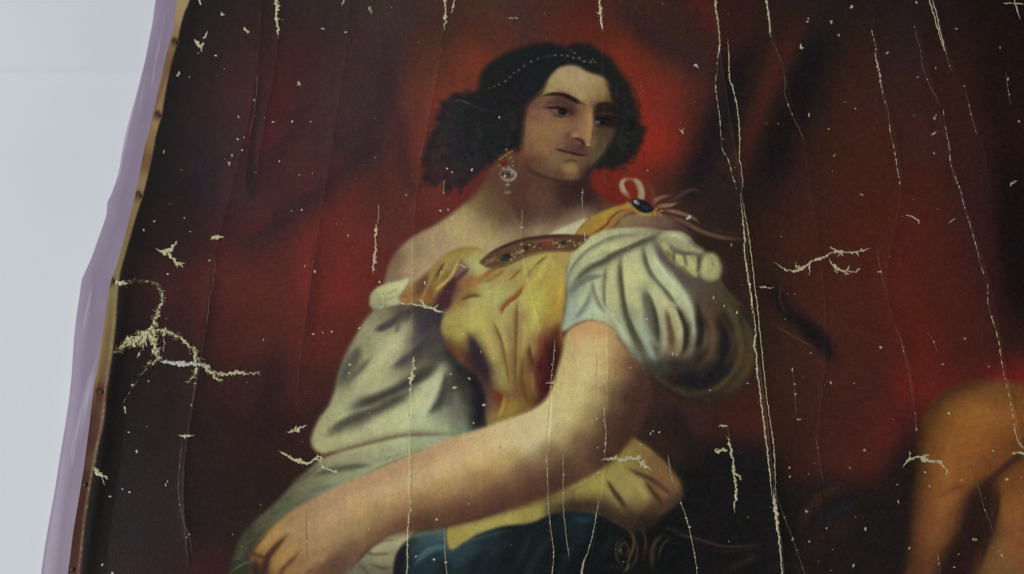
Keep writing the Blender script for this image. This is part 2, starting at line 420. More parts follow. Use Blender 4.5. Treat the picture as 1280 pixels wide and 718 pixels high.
def paint_hair():
    H = [(536, 236), (533, 215), (531, 192), (538, 174), (547, 161), (549, 146), (556, 130), (566, 122), (580, 119),
         (592, 118), (598, 112), (600, 98), (607, 85), (622, 74), (640, 65), (662, 58), (686, 55), (706, 60), (722, 55),
         (738, 58), (752, 68), (764, 76), (773, 90), (783, 104), (789, 119), (793, 136), (797, 150), (802, 162),
         (802, 177), (797, 191), (787, 202), (773, 209), (757, 213), (742, 215), (700, 215), (655, 195), (640, 190),
         (622, 202), (607, 213), (594, 224), (583, 233), (566, 236), (552, 230)]
    field(H, [(560, 140, 30, 27, 32), (545, 190, 38, 29, 32), (540, 220, 42, 27, 28), (560, 225, 40, 27, 29),
              (585, 225, 32, 26, 30), (590, 150, 24, 24, 25), (580, 190, 28, 25, 30), (620, 180, 24, 25, 26),
              (640, 150, 25, 24, 25), (620, 110, 24, 23, 24), (650, 80, 22, 23, 25), (650, 120, 23, 23, 30),
              (690, 70, 21, 22, 25), (740, 75, 23, 23, 25), (770, 110, 23, 23, 23), (780, 150, 21, 24, 23),
              (785, 185, 25, 25, 24), (765, 200, 23, 24, 22)], 2.6, 3, 'hair')
    # loose curls and soft strands
    r = np.random.default_rng(5)
    for k in range(150):
        if k < 95:
            cx, cy = r.uniform(545, 650), r.uniform(125, 225)
        else:
            cx, cy = r.uniform(772, 797), r.uniform(105, 205)
        t0, L, rad = r.uniform(0, 6.28), r.uniform(1.2, 3.2), r.uniform(4, 13)
        pts = [(cx + rad * math.cos(t0 + L * q), cy + rad * math.sin(t0 + L * q)) for q in (0, .33, .66, 1)]
        if min(p[0] for p in pts) < 540 or max(p[0] for p in pts) > 800:
            continue
        if any(p[1] > 230 - max(0, (p[0] - 585)) * 0.62 for p in pts) and cx < 700:
            continue
        v = r.uniform(-16, 16)
        stroke(pts, (33 + v, 32 + v, 33 + v), r.uniform(0.8, 1.8), 2.4, 0.5)
    for k in range(60):       # combed strands over the crown
        t = r.uniform(0, 1)
        y0 = 62 + 45 * t
        x0 = 690 - 72 * t + r.uniform(-4, 4)
        v = r.uniform(-7, 11)
        stroke([(x0 + 10, y0), (x0 - 25 + 20 * t, y0 + 14 + 16 * t), (655 - 10 * t, 120 + 15 * t)],
               (25 + v, 25 + v, 27 + v), r.uniform(0.5, 1.2), 2, 0.4)
    for k in range(70):       # scalloped curls along the outline
        P = [(534, 222), (534, 205), (537, 186), (546, 168), (550, 150), (556, 133), (570, 123), (588, 120), (545, 233), (560, 235), (576, 233),
             (796, 150), (801, 166), (799, 182), (792, 196), (780, 204), (766, 209), (790, 128), (784, 110)][k % 19]
        x, y = P[0] + r.normal(0, 2.0), P[1] + r.normal(0, 3.0)
        dab(x, y, r.uniform(3, 6), r.uniform(2.5, 5), (33, 28, 28), r.uniform(0, 180), 1.6, 0.4)
    for k in range(36):       # ragged outer edge
        x, y = [(536, 205), (534, 225), (545, 170), (552, 145), (560, 232), (575, 234), (800, 170), (795, 192), (780, 206)][k % 9]
        x += r.uniform(-6, 6); y += r.uniform(-10, 10)
        a0 = r.uniform(0, 6.28)
        stroke([(x, y), (x + 5 * math.cos(a0), y + 5 * math.sin(a0)), (x + 8 * math.cos(a0 + .8), y + 8 * math.sin(a0 + .8))],
               (34, 27, 29), 0.9, 2.2, 0.5)
    S = stroke
    S([(566, 131), (574, 128), (583, 131), (593, 136)], (84, 82, 86), 0.7, 1.8, 0.8)
    S([(584, 132), (600, 139), (612, 141)], (52, 50, 54), 0.9, 2, 0.6)
    S([(679, 113), (685, 100), (694, 91), (704, 85)], (62, 52, 44), 1.3, 2.6, 0.65)
    S([(556, 163), (563, 161), (571, 166)], (74, 48, 40), 1.2, 3, 0.5)
    S([(600, 156), (596, 165), (601, 172)], (48, 48, 46), 1.2, 3, 0.5)
    S([(548, 215), (560, 224), (578, 222)], (54, 33, 36), 3, 7, 0.45)
    S([(540, 195), (538, 215), (545, 230)], (60, 31, 31), 2.5, 6, 0.4)


def paint_skin():
    field([(482, 362), (484, 340), (490, 325), (501, 311), (514, 300), (532, 290), (551, 280), (570, 266), (582, 256),
           (592, 246), (602, 234), (612, 216), (622, 205), (640, 195), (735, 205), (738, 225), (742, 240), (756, 252),
           (774, 262), (790, 272), (760, 300), (700, 330), (600, 350), (540, 372), (505, 375)],
          [(490, 350, 128, 102, 76), (496, 330, 118, 88, 66), (520, 312, 148, 118, 86), (508, 340, 158, 126, 94),
           (545, 298, 160, 128, 94), (560, 320, 168, 134, 102), (535, 340, 166, 132, 102), (585, 275, 160, 130, 86),
           (575, 290, 172, 142, 98), (606, 285, 150, 120, 82), (600, 305, 172, 140, 98), (615, 310, 170, 138, 96),
           (600, 258, 118, 90, 58), (612, 245, 98, 68, 46), (615, 225, 92, 58, 42), (612, 265, 104, 76, 52),
           (630, 230, 92, 60, 46), (640, 250, 88, 56, 44), (648, 240, 78, 46, 38), (630, 275, 98, 70, 54),
           (645, 290, 124, 96, 72), (635, 300, 154, 124, 90), (655, 262, 76, 44, 36), (665, 250, 92, 62, 48),
           (680, 252, 92, 60, 46), (680, 235, 88, 56, 44), (662, 276, 84, 54, 46), (690, 272, 84, 52, 44),
           (700, 240, 62, 37, 33), (720, 235, 50, 30, 29), (712, 255, 56, 34, 32), (735, 250, 54, 31, 29),
           (745, 258, 64, 38, 34), (690, 285, 128, 98, 76), (672, 292, 154, 122, 94), (715, 272, 118, 86, 66),
           (722, 280, 158, 128, 100), (742, 268, 112, 78, 60), (700, 294, 168, 136, 106), (735, 278, 150, 120, 92),
           (760, 262, 92, 60, 46)], 2.0, 3.4, 'skin')
    S = stroke
    S([(640, 250), (648, 268), (654, 286)], (70, 41, 36), 2.5, 7, 0.5)
    S([(686, 300), (655, 305), (628, 314)], (146, 118, 86), 3, 6, 0.5)
    fill([(684, 298), (694, 291), (708, 285), (724, 278), (732, 277), (724, 297), (705, 297)], (182, 178, 140), 1.2, 0.95)
    S([(600, 236), (592, 248), (580, 259)], (84, 50, 38), 2.5, 7, 0.5)


def paint_face():
    F = [(654, 172), (655, 150), (658, 134), (668, 124), (679, 113), (685, 102), (690, 95), (697, 88), (705, 84.5),
         (714, 83.5), (724, 86), (732, 91), (741, 94.5), (751, 98), (759, 105), (764, 115), (768, 128), (770, 145),
         (769, 160), (765, 177), (758, 191), (749, 203), (741, 213), (733, 221), (722, 227), (708, 229), (692, 227),
         (676, 222), (660, 216), (650, 207), (650, 190)]
    field(F, [(712, 92, 172, 142, 102), (700, 98, 176, 148, 104), (725, 100, 176, 146, 104), (712, 108, 176, 146, 100),
              (694, 110, 168, 142, 92), (742, 106, 164, 136, 90), (755, 112, 142, 114, 68), (688, 117, 166, 142, 88),
              (735, 120, 160, 130, 86), (750, 124, 140, 110, 68), (724, 120, 172, 142, 98), (714, 118, 166, 136, 92),
              (762, 130, 92, 68, 42), (766, 148, 54, 38, 31), (690, 125, 112, 80, 62), (676, 128, 120, 86, 66),
              (704, 128, 98, 66, 54), (700, 134, 92, 60, 49), (664, 134, 112, 78, 58), (670, 145, 128, 88, 66),
              (684, 150, 138, 100, 70), (670, 160, 146, 106, 70), (690, 165, 148, 110, 72), (660, 185, 132, 92, 62),
              (676, 188, 136, 100, 66), (704, 158, 146, 108, 74), (697, 180, 136, 98, 68), (716, 152, 126, 88, 64),
              (722, 140, 118, 80, 58), (733, 132, 148, 112, 74), (735, 146, 158, 118, 76), (736, 160, 160, 120, 78),
              (726, 158, 142, 102, 70), (733, 176, 162, 122, 80), (722, 170, 148, 108, 74), (745, 138, 72, 48, 36),
              (746, 165, 82, 58, 40), (756, 172, 90, 68, 48), (750, 185, 92, 74, 52), (743, 196, 100, 80, 57),
              (735, 200, 112, 86, 62), (706, 184, 120, 82, 66), (714, 181, 104, 70, 54), (726, 189, 88, 56, 45),
              (712, 212, 152, 118, 70), (704, 204, 124, 96, 62), (690, 204, 130, 102, 68), (674, 204, 116, 80, 56),
              (725, 206, 118, 84, 58), (718, 220, 122, 90, 58), (700, 222, 104, 72, 52), (682, 216, 106, 74, 55),
              (662, 207, 102, 68, 48), (736, 210, 80, 54, 42), (733, 220, 60, 38, 34)], 1.5, 3.2, 'face')
    S = lambda *q, **k: stroke(*q, **{'k': 0.9, **k})
    # hairline shading
    S([(655, 165), (657, 142), (664, 129), (676, 119), (684, 106)], (52, 36, 32), 1.5, 4.5, 0.7)
    S([(758, 104), (765, 118), (769, 140), (767, 160)], (38, 29, 26), 3.5, 7, 0.75)
    S([(764, 176), (756, 193), (745, 207), (734, 219)], (44, 32, 29), 1.6, 5, 0.7)
    S([(652, 208), (668, 219), (690, 227), (712, 230), (728, 226)], (62, 38, 34), 2, 6, 0.7)
    # brows
    S([(676, 124, 0.8), (684, 121, 1.7), (696, 120, 2.3), (706, 121.8, 2.8), (714, 125.8, 3.2), (722, 130, 2.8), (732, 134, 1.2)],
      (42, 28, 23), soft=3.0, a=0.95)
    S([(744, 136), (752, 133), (766, 133)], (42, 28, 25), 2.2, 4, 0.85)
    # eye sockets and eyes
    fill([(742, 142), (747, 136), (757, 134), (768, 135), (771, 148), (767, 160), (757, 162), (746, 161), (742, 152)],
         (46, 33, 27), 1.8, 0.9)
    S([(749, 146), (757, 144), (766, 146)], (72, 50, 40), 1.8, 3.5, 0.7)
    S([(744, 152), (754, 151), (764, 154)], (24, 19, 20), 1.3, 2.6, 0.9)
    dab(747.5, 156, 4.0, 1.9, (82, 74, 66), 20, 0.9, 0.8)
    dab(746, 155.4, 1.2, 0.9, (122, 116, 104), 0, 0.9, 0.75)
    dab(752.5, 156.4, 2.8, 2.6, (26, 21, 22), 0, 0.7, 0.95)
    S([(746, 160), (753, 162), (762, 160)], (66, 46, 38), 1.2, 2.5, 0.7)
    S([(678, 136), (686, 131.5), (697, 130), (708, 132), (717, 138)], (80, 50, 42), 1.5, 4, 0.7)
    S([(712, 130), (718, 138), (722, 146)], (84, 54, 42), 3, 8, 0.55)
    fill([(684, 139.5), (692, 137.5), (701, 139), (708, 144), (700, 146), (691, 143.5)], (92, 70, 60), 1.1, 0.8)
    dab(703, 142.4, 5.2, 4.2, (33, 23, 24), 10, 0.7, 0.95)
    dab(693, 140.4, 2.0, 1.0, (116, 98, 86), 25, 0.9, 0.7)
    dab(701.5, 142.6, 1.0, 0.8, (118, 112, 114), 0, 0.9, 0.7)
    stroke([(706, 137), (713, 141), (716, 146)], (54, 36, 30), 3.2, 6, 0.8)
    stroke([(684, 127), (698, 126), (712, 132), (720, 139)], (78, 52, 42), 3.5, 7, 0.7)
    S([(676, 137.5, 0.5), (686, 137.2, 1.2), (696, 137.2, 1.5), (705, 139.5, 1.8), (713, 145.5, 1.1)], (42, 27, 25), soft=2.4, a=0.92)
    S([(688, 144), (697, 148), (706, 148.5), (714, 146)], (74, 49, 43), 1.5, 3.4, 0.8)
    S([(686, 152), (700, 154), (712, 152)], (122, 84, 64), 2, 5, 0.5)
    S([(664, 141), (672, 144), (684, 143)], (138, 94, 82), 3, 7, 0.45)
    # nose
    S([(742, 138), (741.4, 150), (741, 162), (740.4, 174), (738, 184)], (72, 48, 34), 1.1, 3.4, 0.65)
    S([(737, 140), (737.5, 158), (736, 174)], (158, 120, 78), 2.4, 6, 0.45)
    S([(714, 167), (709, 172), (709, 178)], (98, 63, 44), 1.8, 4.5, 0.7)
    S([(713, 167), (720, 165), (726, 168)], (120, 80, 56), 1.3, 3.2, 0.5)
    dab(719, 172.5, 4.5, 2.8, (156, 118, 80), 10, 0.9, 0.75)
    S([(714, 176.3, 0.9), (720, 176, 1.6), (726, 178.4, 2.3), (730, 183, 2.1), (727, 187, 1.6)], (58, 35, 34), soft=3.0, a=0.8)
    S([(731, 180), (735, 184), (739, 184)], (164, 124, 82), 1.4, 2.6, 0.75)
    S([(731, 186), (736, 187), (740, 184)], (96, 60, 44), 1.2, 2.6, 0.8)
    # mouth
    fill([(694, 189), (704, 188), (714, 185.5), (721, 187), (728, 188), (735, 197), (724, 197), (710, 194.5)],
         (94, 62, 49), 1.5, 0.6)
    dab(725, 186, 3.0, 2.8, (70, 43, 41), 20, 1.0, 0.6)
    S([(693, 189, 0.8), (699, 190.2, 1.3), (708, 192.4, 1.0), (717, 194.5, 1.3), (726, 196.6, 1.3), (734, 197, .8)],
      (50, 29, 29), soft=1.9, a=0.9)
    S([(706, 196.5), (715, 199.5), (726, 200.5)], (122, 84, 66), 2.0, 3.4, 0.7)
    S([(704, 206), (711, 203.4), (718, 203.8), (723, 206.5)], (84, 62, 40), 1.6, 3.4, 0.85)
    S([(690, 191), (687, 194), (690, 199)], (108, 76, 54), 1.5, 4, 0.5)
    S([(660, 170), (676, 182), (684, 198)], (150, 108, 70), 6, 18, 0.3)
    dab(712, 213, 9, 6, (150, 118, 74), 0, 1.2, 0.5)
    S([(744, 168), (752, 178), (748, 192)], (78, 62, 44), 5, 10, 0.45)
    S([(655, 150), (653, 175), (652, 200)], (70, 48, 36), 2.5, 6, 0.6)
    S([(686, 200), (676, 210), (668, 214)], (96, 68, 50), 4, 10, 0.4)
    S([(737, 136), (738, 150), (737, 166), (734, 178)], (156, 118, 78), 2.4, 6, 0.45)
    # jewel at the ear
    for x, y, q in [(633, 190, 1.6), (636, 194, 1.6), (632, 197, 1.5), (640, 192, 1.3), (638, 200, 1.4), (641, 205, 1.2),
                    (625, 202, 1.2), (624, 210, 1.4), (629, 213.5, 1.5), (636, 212, 1.6), (641, 210, 1.3), (628, 199.5, 1.2)]:
        dab(x, y, q, q, (146, 122, 74), 0, 0.9, 0.85, 'earring')
    dab(630, 206, 4.4, 4.0, (84, 30, 28), 20, 0.6, 0.9, 'earring')
    dab(628.5, 204.5, 1.4, 1.1, (150, 62, 52), 0, 0.9, 0.8)
    S([(626.5, 217), (632, 214.6), (640, 216), (644.5, 221), (641, 227), (633, 228), (627, 224), (626, 218)], (136, 130, 112), 1.6, 2.0, 0.95, 'earring')
    dab(636.5, 220.5, 4.0, 3.2, (52, 46, 40), -25, 0.4, 0.9, 'earring')
    S([(636, 218.5), (640, 219), (639, 223)], (168, 164, 146), 0.7, 1.4, 0.9)
    dab(628.5, 221.5, 1.6, 2.2, (42, 38, 34), 0, 0.6, 0.9)
    dab(631, 223, 1.2, 1.6, (190, 186, 166), 0, 0.8, 0.9)
    S([(634, 229), (634.5, 236)], (124, 98, 84), 1.1, 2.2, 0.75)
    dab(634.5, 234, 3.0, 1.4, (150, 128, 114), 0, 0.9, 0.75, 'earring')
    dab(634.5, 243.5, 4.2, 2.1, (132, 112, 98), 0, 0.9, 0.7, 'earring')
    # beads in the hair
    for x, y, q in [(612, 112.5, .9), (618, 110.5, 1.1), (624, 108, 1.3), (631.5, 104, 1.5), (637.5, 98.5, 1.4), (642, 93.5, 1.2),
                    (648, 89.5, 1.4), (655, 84.7, 1.4), (664, 79, 1.6), (672, 75.5, 1.3), (694, 71, 1.5), (702, 71, 1.5),
                    (709.5, 72, 1.5), (716.5, 74.5, 1.6), (724, 75, 1.8), (730, 79, 1.7), (738, 80, 1.7), (743.5, 80, 1.2),
                    (713.5, 65, 1.0), (718, 68.5, 1.4), (741, 76.5, 1.0)]:
        dab(x, y, q * 0.95, q * 0.7, (128, 122, 98), 25, 1.0, 0.8)
    S([(676, 74), (686, 72), (692, 71)], (70, 66, 58), 0.7, 1.6, 0.6)


def paint_bodice():
    field([(498, 380), (510, 364), (528, 347), (544, 331), (559, 318), (578, 312), (598, 313), (607, 322), (632, 332),
           (680, 319), (716, 316), (709, 335), (707, 352), (707, 372), (704, 395), (703, 416), (706, 428), (703, 446), (699, 464),
           (692, 482), (688, 499), (680, 511), (664, 520), (648, 527), (625, 534), (606, 540), (601, 522), (605, 500),
           (598, 478), (585, 463), (568, 451), (556, 436), (550, 414), (552, 396), (548, 388), (530, 385), (510, 384)],
          [(505, 378, 166, 120, 66), (516, 366, 150, 108, 58), (530, 358, 106, 72, 50), (540, 344, 152, 120, 66),
           (538, 374, 148, 94, 48), (552, 330, 160, 128, 66), (565, 322, 164, 132, 66), (582, 316, 156, 126, 64),
           (596, 320, 170, 142, 74), (588, 330, 186, 168, 104), (602, 333, 190, 174, 108), (550, 358, 160, 124, 58),
           (562, 362, 76, 46, 44), (553, 378, 62, 38, 42), (578, 338, 130, 106, 78), (600, 348, 178, 148, 86),
           (585, 358, 150, 108, 60), (575, 372, 142, 104, 62), (610, 365, 180, 160, 94), (595, 380, 184, 160, 90),
           (575, 390, 176, 148, 82), (562, 402, 174, 148, 78), (590, 405, 190, 166, 86), (560, 416, 160, 134, 70),
           (575, 420, 180, 152, 76), (558, 432, 108, 76, 42), (568, 442, 124, 76, 42), (578, 452, 104, 58, 40),
           (588, 430, 116, 90, 60), (593, 445, 66, 46, 46), (602, 462, 66, 44, 44), (590, 462, 70, 44, 42),
           (605, 425, 172, 146, 80), (613, 445, 168, 142, 80), (610, 470, 116, 84, 58), (612, 490, 104, 68, 52),
           (608, 510, 112, 80, 56), (627, 470, 160, 142, 82), (632, 485, 158, 136, 74), (626, 500, 118, 62, 40),
           (618, 525, 146, 112, 62), (637, 510, 168, 128, 56), (632, 430, 182, 156, 92), (638, 455, 158, 126, 74),
           (645, 490, 120, 84, 52), (652, 510, 136, 104, 52), (655, 522, 128, 92, 48), (630, 400, 182, 158, 90),
           (640, 380, 180, 156, 92), (625, 375, 186, 168, 96), (648, 400, 160, 124, 80), (643, 425, 160, 128, 78),
           (660, 380, 186, 166, 82), (672, 385, 184, 166, 80), (665, 410, 180, 158, 80), (662, 435, 160, 132, 74),
           (655, 455, 140, 106, 58), (660, 475, 138, 98, 54), (664, 495, 128, 92, 50), (672, 462, 84, 44, 34),
           (686, 440, 86, 40, 32), (686, 460, 72, 34, 30), (679, 485, 70, 36, 32), (672, 503, 88, 54, 38),
           (676, 430, 140, 88, 56), (690, 415, 150, 100, 54), (688, 395, 180, 142, 66), (697, 385, 176, 134, 58),
           (690, 365, 186, 150, 68), (700, 350, 180, 148, 74), (690, 335, 184, 156, 80), (670, 340, 192, 168, 86),
           (655, 350, 180, 150, 80), (640, 348, 168, 138, 78), (625, 352, 180, 154, 90), (700, 325, 176, 142, 76),
           (672, 362, 190, 168, 82), (618, 342, 170, 138, 72)], 1.5, 3.2, 'bodice')
    S = lambda *q, **k: stroke(*q, **{'k': 0.9, **k})
    # gathered drape over the shoulder
    fill([(577, 324), (571, 338), (565, 350), (555, 362), (548, 376), (546, 387), (561, 387), (565, 370), (571, 355),
          (583, 343), (585, 337), (577, 334)], (74, 44, 44), 1.6, 0.9)
    fill([(570, 334), (578, 332), (585, 336), (577, 344), (568, 349)], (128, 102, 78), 1.5, 0.85)
    S([(577, 323), (571, 334), (565, 346), (556, 356), (548, 362), (543, 372)], (184, 152, 76), 2.0, 3.4, 0.85)
    S([(556, 330, 1), (550, 340, 2.2), (544, 352, 1.5)], (92, 62, 36), soft=3, a=0.85)
    S([(563, 325), (556, 338), (549, 350)], (170, 138, 72), 1.6, 3, 0.7)
    S([(535, 345), (531, 356), (524, 366), (517, 374)], (100, 66, 48), 3.5, 6, 0.75)
    S([(540, 340), (538, 352), (531, 368), (527, 380)], (160, 128, 70), 1.8, 3.4, 0.6)
    S([(512, 356), (505, 368), (498, 378)], (146, 110, 60), 2, 4, 0.7)
    S([(500, 374), (506, 371), (511, 376), (508, 381)], (130, 80, 44), 1.3, 2.6, 0.7)
    S([(553, 324), (570, 316), (592, 313), (606, 318)], (140, 112, 54), 1.8, 4, 0.7)
    S([(567, 352), (575, 350), (585, 340)], (92, 62, 40), 1.3, 2.4, 0.8)
    S([(574, 362), (582, 354), (592, 349)], (148, 92, 52), 3, 6, 0.65)
    S([(604, 347), (614, 341), (622, 339)], (128, 78, 46), 2.2, 4, 0.7)
    S([(572, 381, .8), (582, 375, 1.5), (592, 372, 1.6), (602, 373, .6)], (88, 64, 38), soft=2.2, a=0.9)
    S([(563, 390), (572, 383), (580, 378)], (160, 124, 66), 2, 5, 0.6)
    S([(608, 370, 1), (620, 360, 2), (634, 350, 2), (645, 344, 1)], (196, 174, 102), soft=4, a=0.6)
    S([(636, 353, .6), (644, 346, 1.4), (652, 338, .8)], (110, 74, 40), soft=2, a=0.9)
    S([(668, 335, .6), (675, 329, 1.2), (685, 321, .8)], (120, 82, 44), soft=2, a=0.85)
    S([(626, 397, .8), (629, 388, 2), (636, 380, 2.3), (646, 373, 2.4), (652, 364, 1.8), (655, 356, .8)], (128, 72, 44), soft=3.4, a=0.6)
    S([(647, 378), (646, 400), (645, 430), (644, 465), (645, 492)], (104, 72, 40), 1.1, 2.8, 0.8)
    S([(614, 402, .5), (621, 414, 1.2), (627, 430, 1.3), (631, 450, 1.3), (635, 470, 1.2), (637, 490, .6)], (104, 82, 42), soft=2.2, a=0.85)
    S([(662, 432, .6), (662, 445, 1.6), (666, 458, 2.2), (671, 472, 2)], (96, 60, 36), soft=3, a=0.8)
    S([(655, 450), (652, 475), (656, 495), (662, 508)], (108, 72, 38), 1.8, 4, 0.7)
    S([(668, 455), (665, 475), (668, 495)], (150, 104, 62), 2.5, 5, 0.55)
    S([(586, 420, 2), (592, 434, 4.5), (600, 452, 6.5), (606, 470, 5), (610, 490, 3)], (56, 40, 44), soft=7, a=0.75)
    S([(560, 430), (568, 445), (580, 458), (594, 470)], (118, 70, 42), 4, 9, 0.55)
    S([(618, 492), (624, 498), (628, 503), (624, 512)], (116, 50, 34), 3.4, 6, 0.75)
    S([(632, 496), (628, 512), (622, 526)], (176, 144, 62), 2.5, 5, 0.7)
    S([(684, 418), (680, 440), (676, 465), (676, 490)], (84, 38, 32), 5, 9, 0.6)
    S([(692, 420), (692, 445), (688, 470), (682, 496), (670, 512)], (70, 34, 30), 5, 8, 0.7)
    S([(672, 372), (669, 392), (666, 412)], (188, 174, 84), 4, 10, 0.5)
    S([(702, 345), (700, 365), (696, 390)], (196, 152, 66), 3, 8, 0.55)
    S([(690, 320), (672, 348), (658, 366)], (196, 172, 88), 2.5, 7, 0.45)
    S([(688, 346), (684, 356), (676, 366)], (160, 128, 64), 2.2, 5, 0.5)
    F = fold
    F([(562, 394, .6), (572, 382), (588, 362), (612, 346), (632, 338, .6)], (146, 108, 56), 4.0, 3.0, 0.6)
    F([(600, 356, .5), (616, 350), (636, 336, .5)], (120, 84, 46), 2.2, 3.0, 0.6)
    F([(655, 352, .5), (668, 336), (684, 322, .5)], (132, 100, 54), 2.0, 4.0, 0.5)
    F([(690, 330, .5), (680, 352), (668, 372, .5)], (150, 122, 60), 2.5, 5.0, 0.45)
    F([(636, 396, .5), (638, 430), (640, 470), (640, 505, .6)], (134, 100, 54), 2.5, 4.0, 0.5)
    F([(676, 412, .5), (674, 436), (670, 458, .8)], (112, 68, 42), 5.0, 3.0, 0.6)
    F([(700, 400, .5), (694, 430), (690, 470), (676, 508, .8)], (66, 34, 28), 5.0, 9.0, 0.65)
    stroke([(596, 392), (606, 412), (614, 436), (622, 462)], (184, 160, 88), 4, 10, 0.5)
    stroke([(656, 396), (656, 420), (654, 446)], (182, 158, 84), 2.5, 6, 0.5)
    F([(586, 415, .5), (592, 432), (600, 450, 1.3), (607, 470), (612, 492, .7)], (56, 42, 40), 6.5, 6.5, 0.7)
    F([(646, 372, .5), (646, 400), (645, 432), (644, 466), (646, 496, .6)], (112, 80, 44), 1.6, 5.0, 0.7)
    F([(614, 402, .4), (622, 416), (628, 432), (632, 452), (636, 476, .6)], (112, 88, 46), 1.6, 4.5, 0.65)
    F([(662, 430, .4), (663, 446), (668, 460), (673, 478, .8)], (92, 56, 34), 2.0, 6.0, 0.7)
    F([(654, 448, .4), (652, 474), (656, 496), (664, 510, .7)], (104, 70, 38), 3.0, 3.0, 0.65)
    F([(626, 398, .5), (629, 388), (637, 379), (647, 372), (656, 356, .5)], (124, 66, 40), 5.0, 1.8, 0.7)
    F([(574, 380, .5), (584, 374), (594, 372), (604, 374, .5)], (104, 78, 42), 4.5, 1.6, 0.7)
    F([(575, 366, .6), (586, 355), (600, 350), (622, 340, .6)], (140, 96, 52), 3.0, 5.0, 0.55)
    F([(607, 370, .5), (622, 358), (640, 347), (656, 336, .5)], (150, 116, 62), 5.0, 2.5, 0.5)


def paint_left_sleeve():
    # shoulder roll
    field([(463, 384), (463, 371), (470, 362), (482, 356), (498, 353), (511, 350), (507, 361), (499, 372), (501, 382), (488, 386), (473, 390)],
          [(468, 375, 140, 138, 112), (480, 368, 168, 166, 132), (495, 360, 176, 172, 136), (475, 384, 130, 126, 104),
           (492, 376, 160, 156, 126)], 1.3, 3, 'left_sleeve')
    stroke([(482, 370), (490, 367), (500, 362)], (128, 132, 108), 1.2, 2.6, 0.6)
    stroke([(478, 378), (486, 375), (497, 373)], (120, 116, 96), 1.2, 3, 0.5)
    field([(468, 388), (480, 386), (500, 383), (522, 382), (545, 386), (555, 392), (551, 408), (554, 424), (562, 443), (576, 454),
           (592, 466), (603, 482), (607, 500), (606, 520), (610, 540), (600, 560), (560, 600), (470, 660), (380, 718),
           (340, 790), (270, 800), (286, 718), (292, 695), (302, 672), (318, 653), (340, 634), (360, 614), (380, 594), (397, 578), (404, 570),
           (394, 564), (389, 553), (392, 540), (400, 523), (411, 508), (418, 490), (424, 465), (434, 440), (445, 420), (456, 402)],
          [(478, 396, 118, 112, 96), (500, 392, 88, 80, 74), (525, 392, 64, 57, 58), (545, 396, 58, 51, 56),
           (470, 412, 140, 134, 112), (490, 412, 138, 130, 108), (505, 410, 132, 122, 104), (530, 412, 68, 60, 62),
           (545, 420, 70, 62, 66), (458, 432, 130, 126, 104), (478, 432, 156, 150, 124), (498, 430, 160, 154, 126),
           (518, 425, 124, 116, 104), (540, 435, 80, 72, 70), (444, 450, 112, 108, 90), (462, 452, 146, 142, 116),
           (484, 448, 160, 156, 128), (505, 448, 134, 128, 108), (525, 448, 88, 80, 76), (548, 448, 70, 64, 62),
           (432, 475, 106, 102, 86), (450, 480, 152, 150, 122), (474, 475, 160, 158, 128), (500, 470, 128, 124, 104),
           (522, 458, 112, 108, 92), (428, 500, 140, 140, 114), (448, 500, 164, 162, 132), (470, 496, 158, 154, 126),
           (410, 520, 146, 142, 114), (430, 518, 160, 160, 128), (400, 540, 150, 144, 114), (412, 555, 156, 150, 118),
           (450, 525, 118, 114, 98), (470, 530, 164, 164, 134), (495, 520, 170, 170, 138), (520, 505, 170, 170, 140),
           (540, 480, 168, 170, 142), (545, 465, 158, 160, 134), (500, 540, 168, 170, 138), (525, 530, 160, 162, 134),
           (550, 520, 128, 130, 112), (560, 495, 86, 84, 74), (572, 475, 56, 54, 50), (580, 490, 66, 62, 58),
           (590, 480, 44, 42, 43), (596, 505, 42, 40, 42), (598, 525, 44, 42, 42), (575, 515, 96, 94, 84),
           (575, 535, 110, 116, 102), (550, 540, 148, 154, 130), (440, 550, 164, 162, 130), (470, 552, 156, 152, 122),
           (520, 555, 142, 146, 122), (480, 572, 146, 146, 120), (440, 580, 132, 130, 108), (410, 590, 124, 120, 98),
           (390, 605, 112, 108, 88), (420, 605, 130, 132, 110), (460, 590, 140, 142, 118), (360, 628, 96, 94, 78),
           (335, 645, 84, 82, 66), (315, 668, 66, 64, 52), (302, 690, 56, 56, 44), (297, 712, 54, 54, 40),
           (350, 640, 92, 90, 74), (330, 700, 60, 56, 40), (300, 780, 60, 56, 44)], 2.0, 3.2, 'left_sleeve')
    S = stroke
    D, M = (62, 58, 55), (92, 88, 78)
    S([(514, 386, 2), (497, 400, 4.5), (480, 410, 4), (468, 414, 1.5)], (80, 74, 68), soft=5, a=0.9)
    S([(515, 386, 2), (508, 398, 4), (500, 410, 3.5), (494, 418, 1)], (66, 58, 56), soft=4, a=0.9)
    S([(536, 398), (528, 418), (514, 436)], (66, 58, 62), 9, 14, 0.65)
    S([(543, 412, 3), (527, 432, 5), (508, 448, 4.5), (488, 462, 2)], (88, 80, 74), soft=7, a=0.75)
    S([(522, 432), (505, 450), (482, 462)], (160, 152, 126), 3, 7, 0.45)
    S([(512, 398), (503, 420), (480, 442)], (160, 152, 126), 3.5, 7, 0.55)
    S([(450, 434, 1.5), (444, 446, 5), (434, 462, 6), (425, 482, 3)], (90, 86, 76), soft=7, a=0.8)
    S([(464, 448, 1.5), (452, 460, 3.5), (441, 470, 4), (432, 480, 2)], (104, 98, 84), soft=5, a=0.75)
    S([(552, 446, 3), (540, 462, 6), (520, 476, 5.5), (498, 486, 5), (474, 497, 4.5), (452, 506, 4), (434, 514, 1.5)], (72, 66, 56), soft=9, a=0.7)
    S([(522, 486, 2), (502, 496, 4), (478, 508, 5.5), (450, 520, 5.5), (424, 532, 4), (406, 544, 1.5)], (92, 88, 78), soft=6, a=0.8)
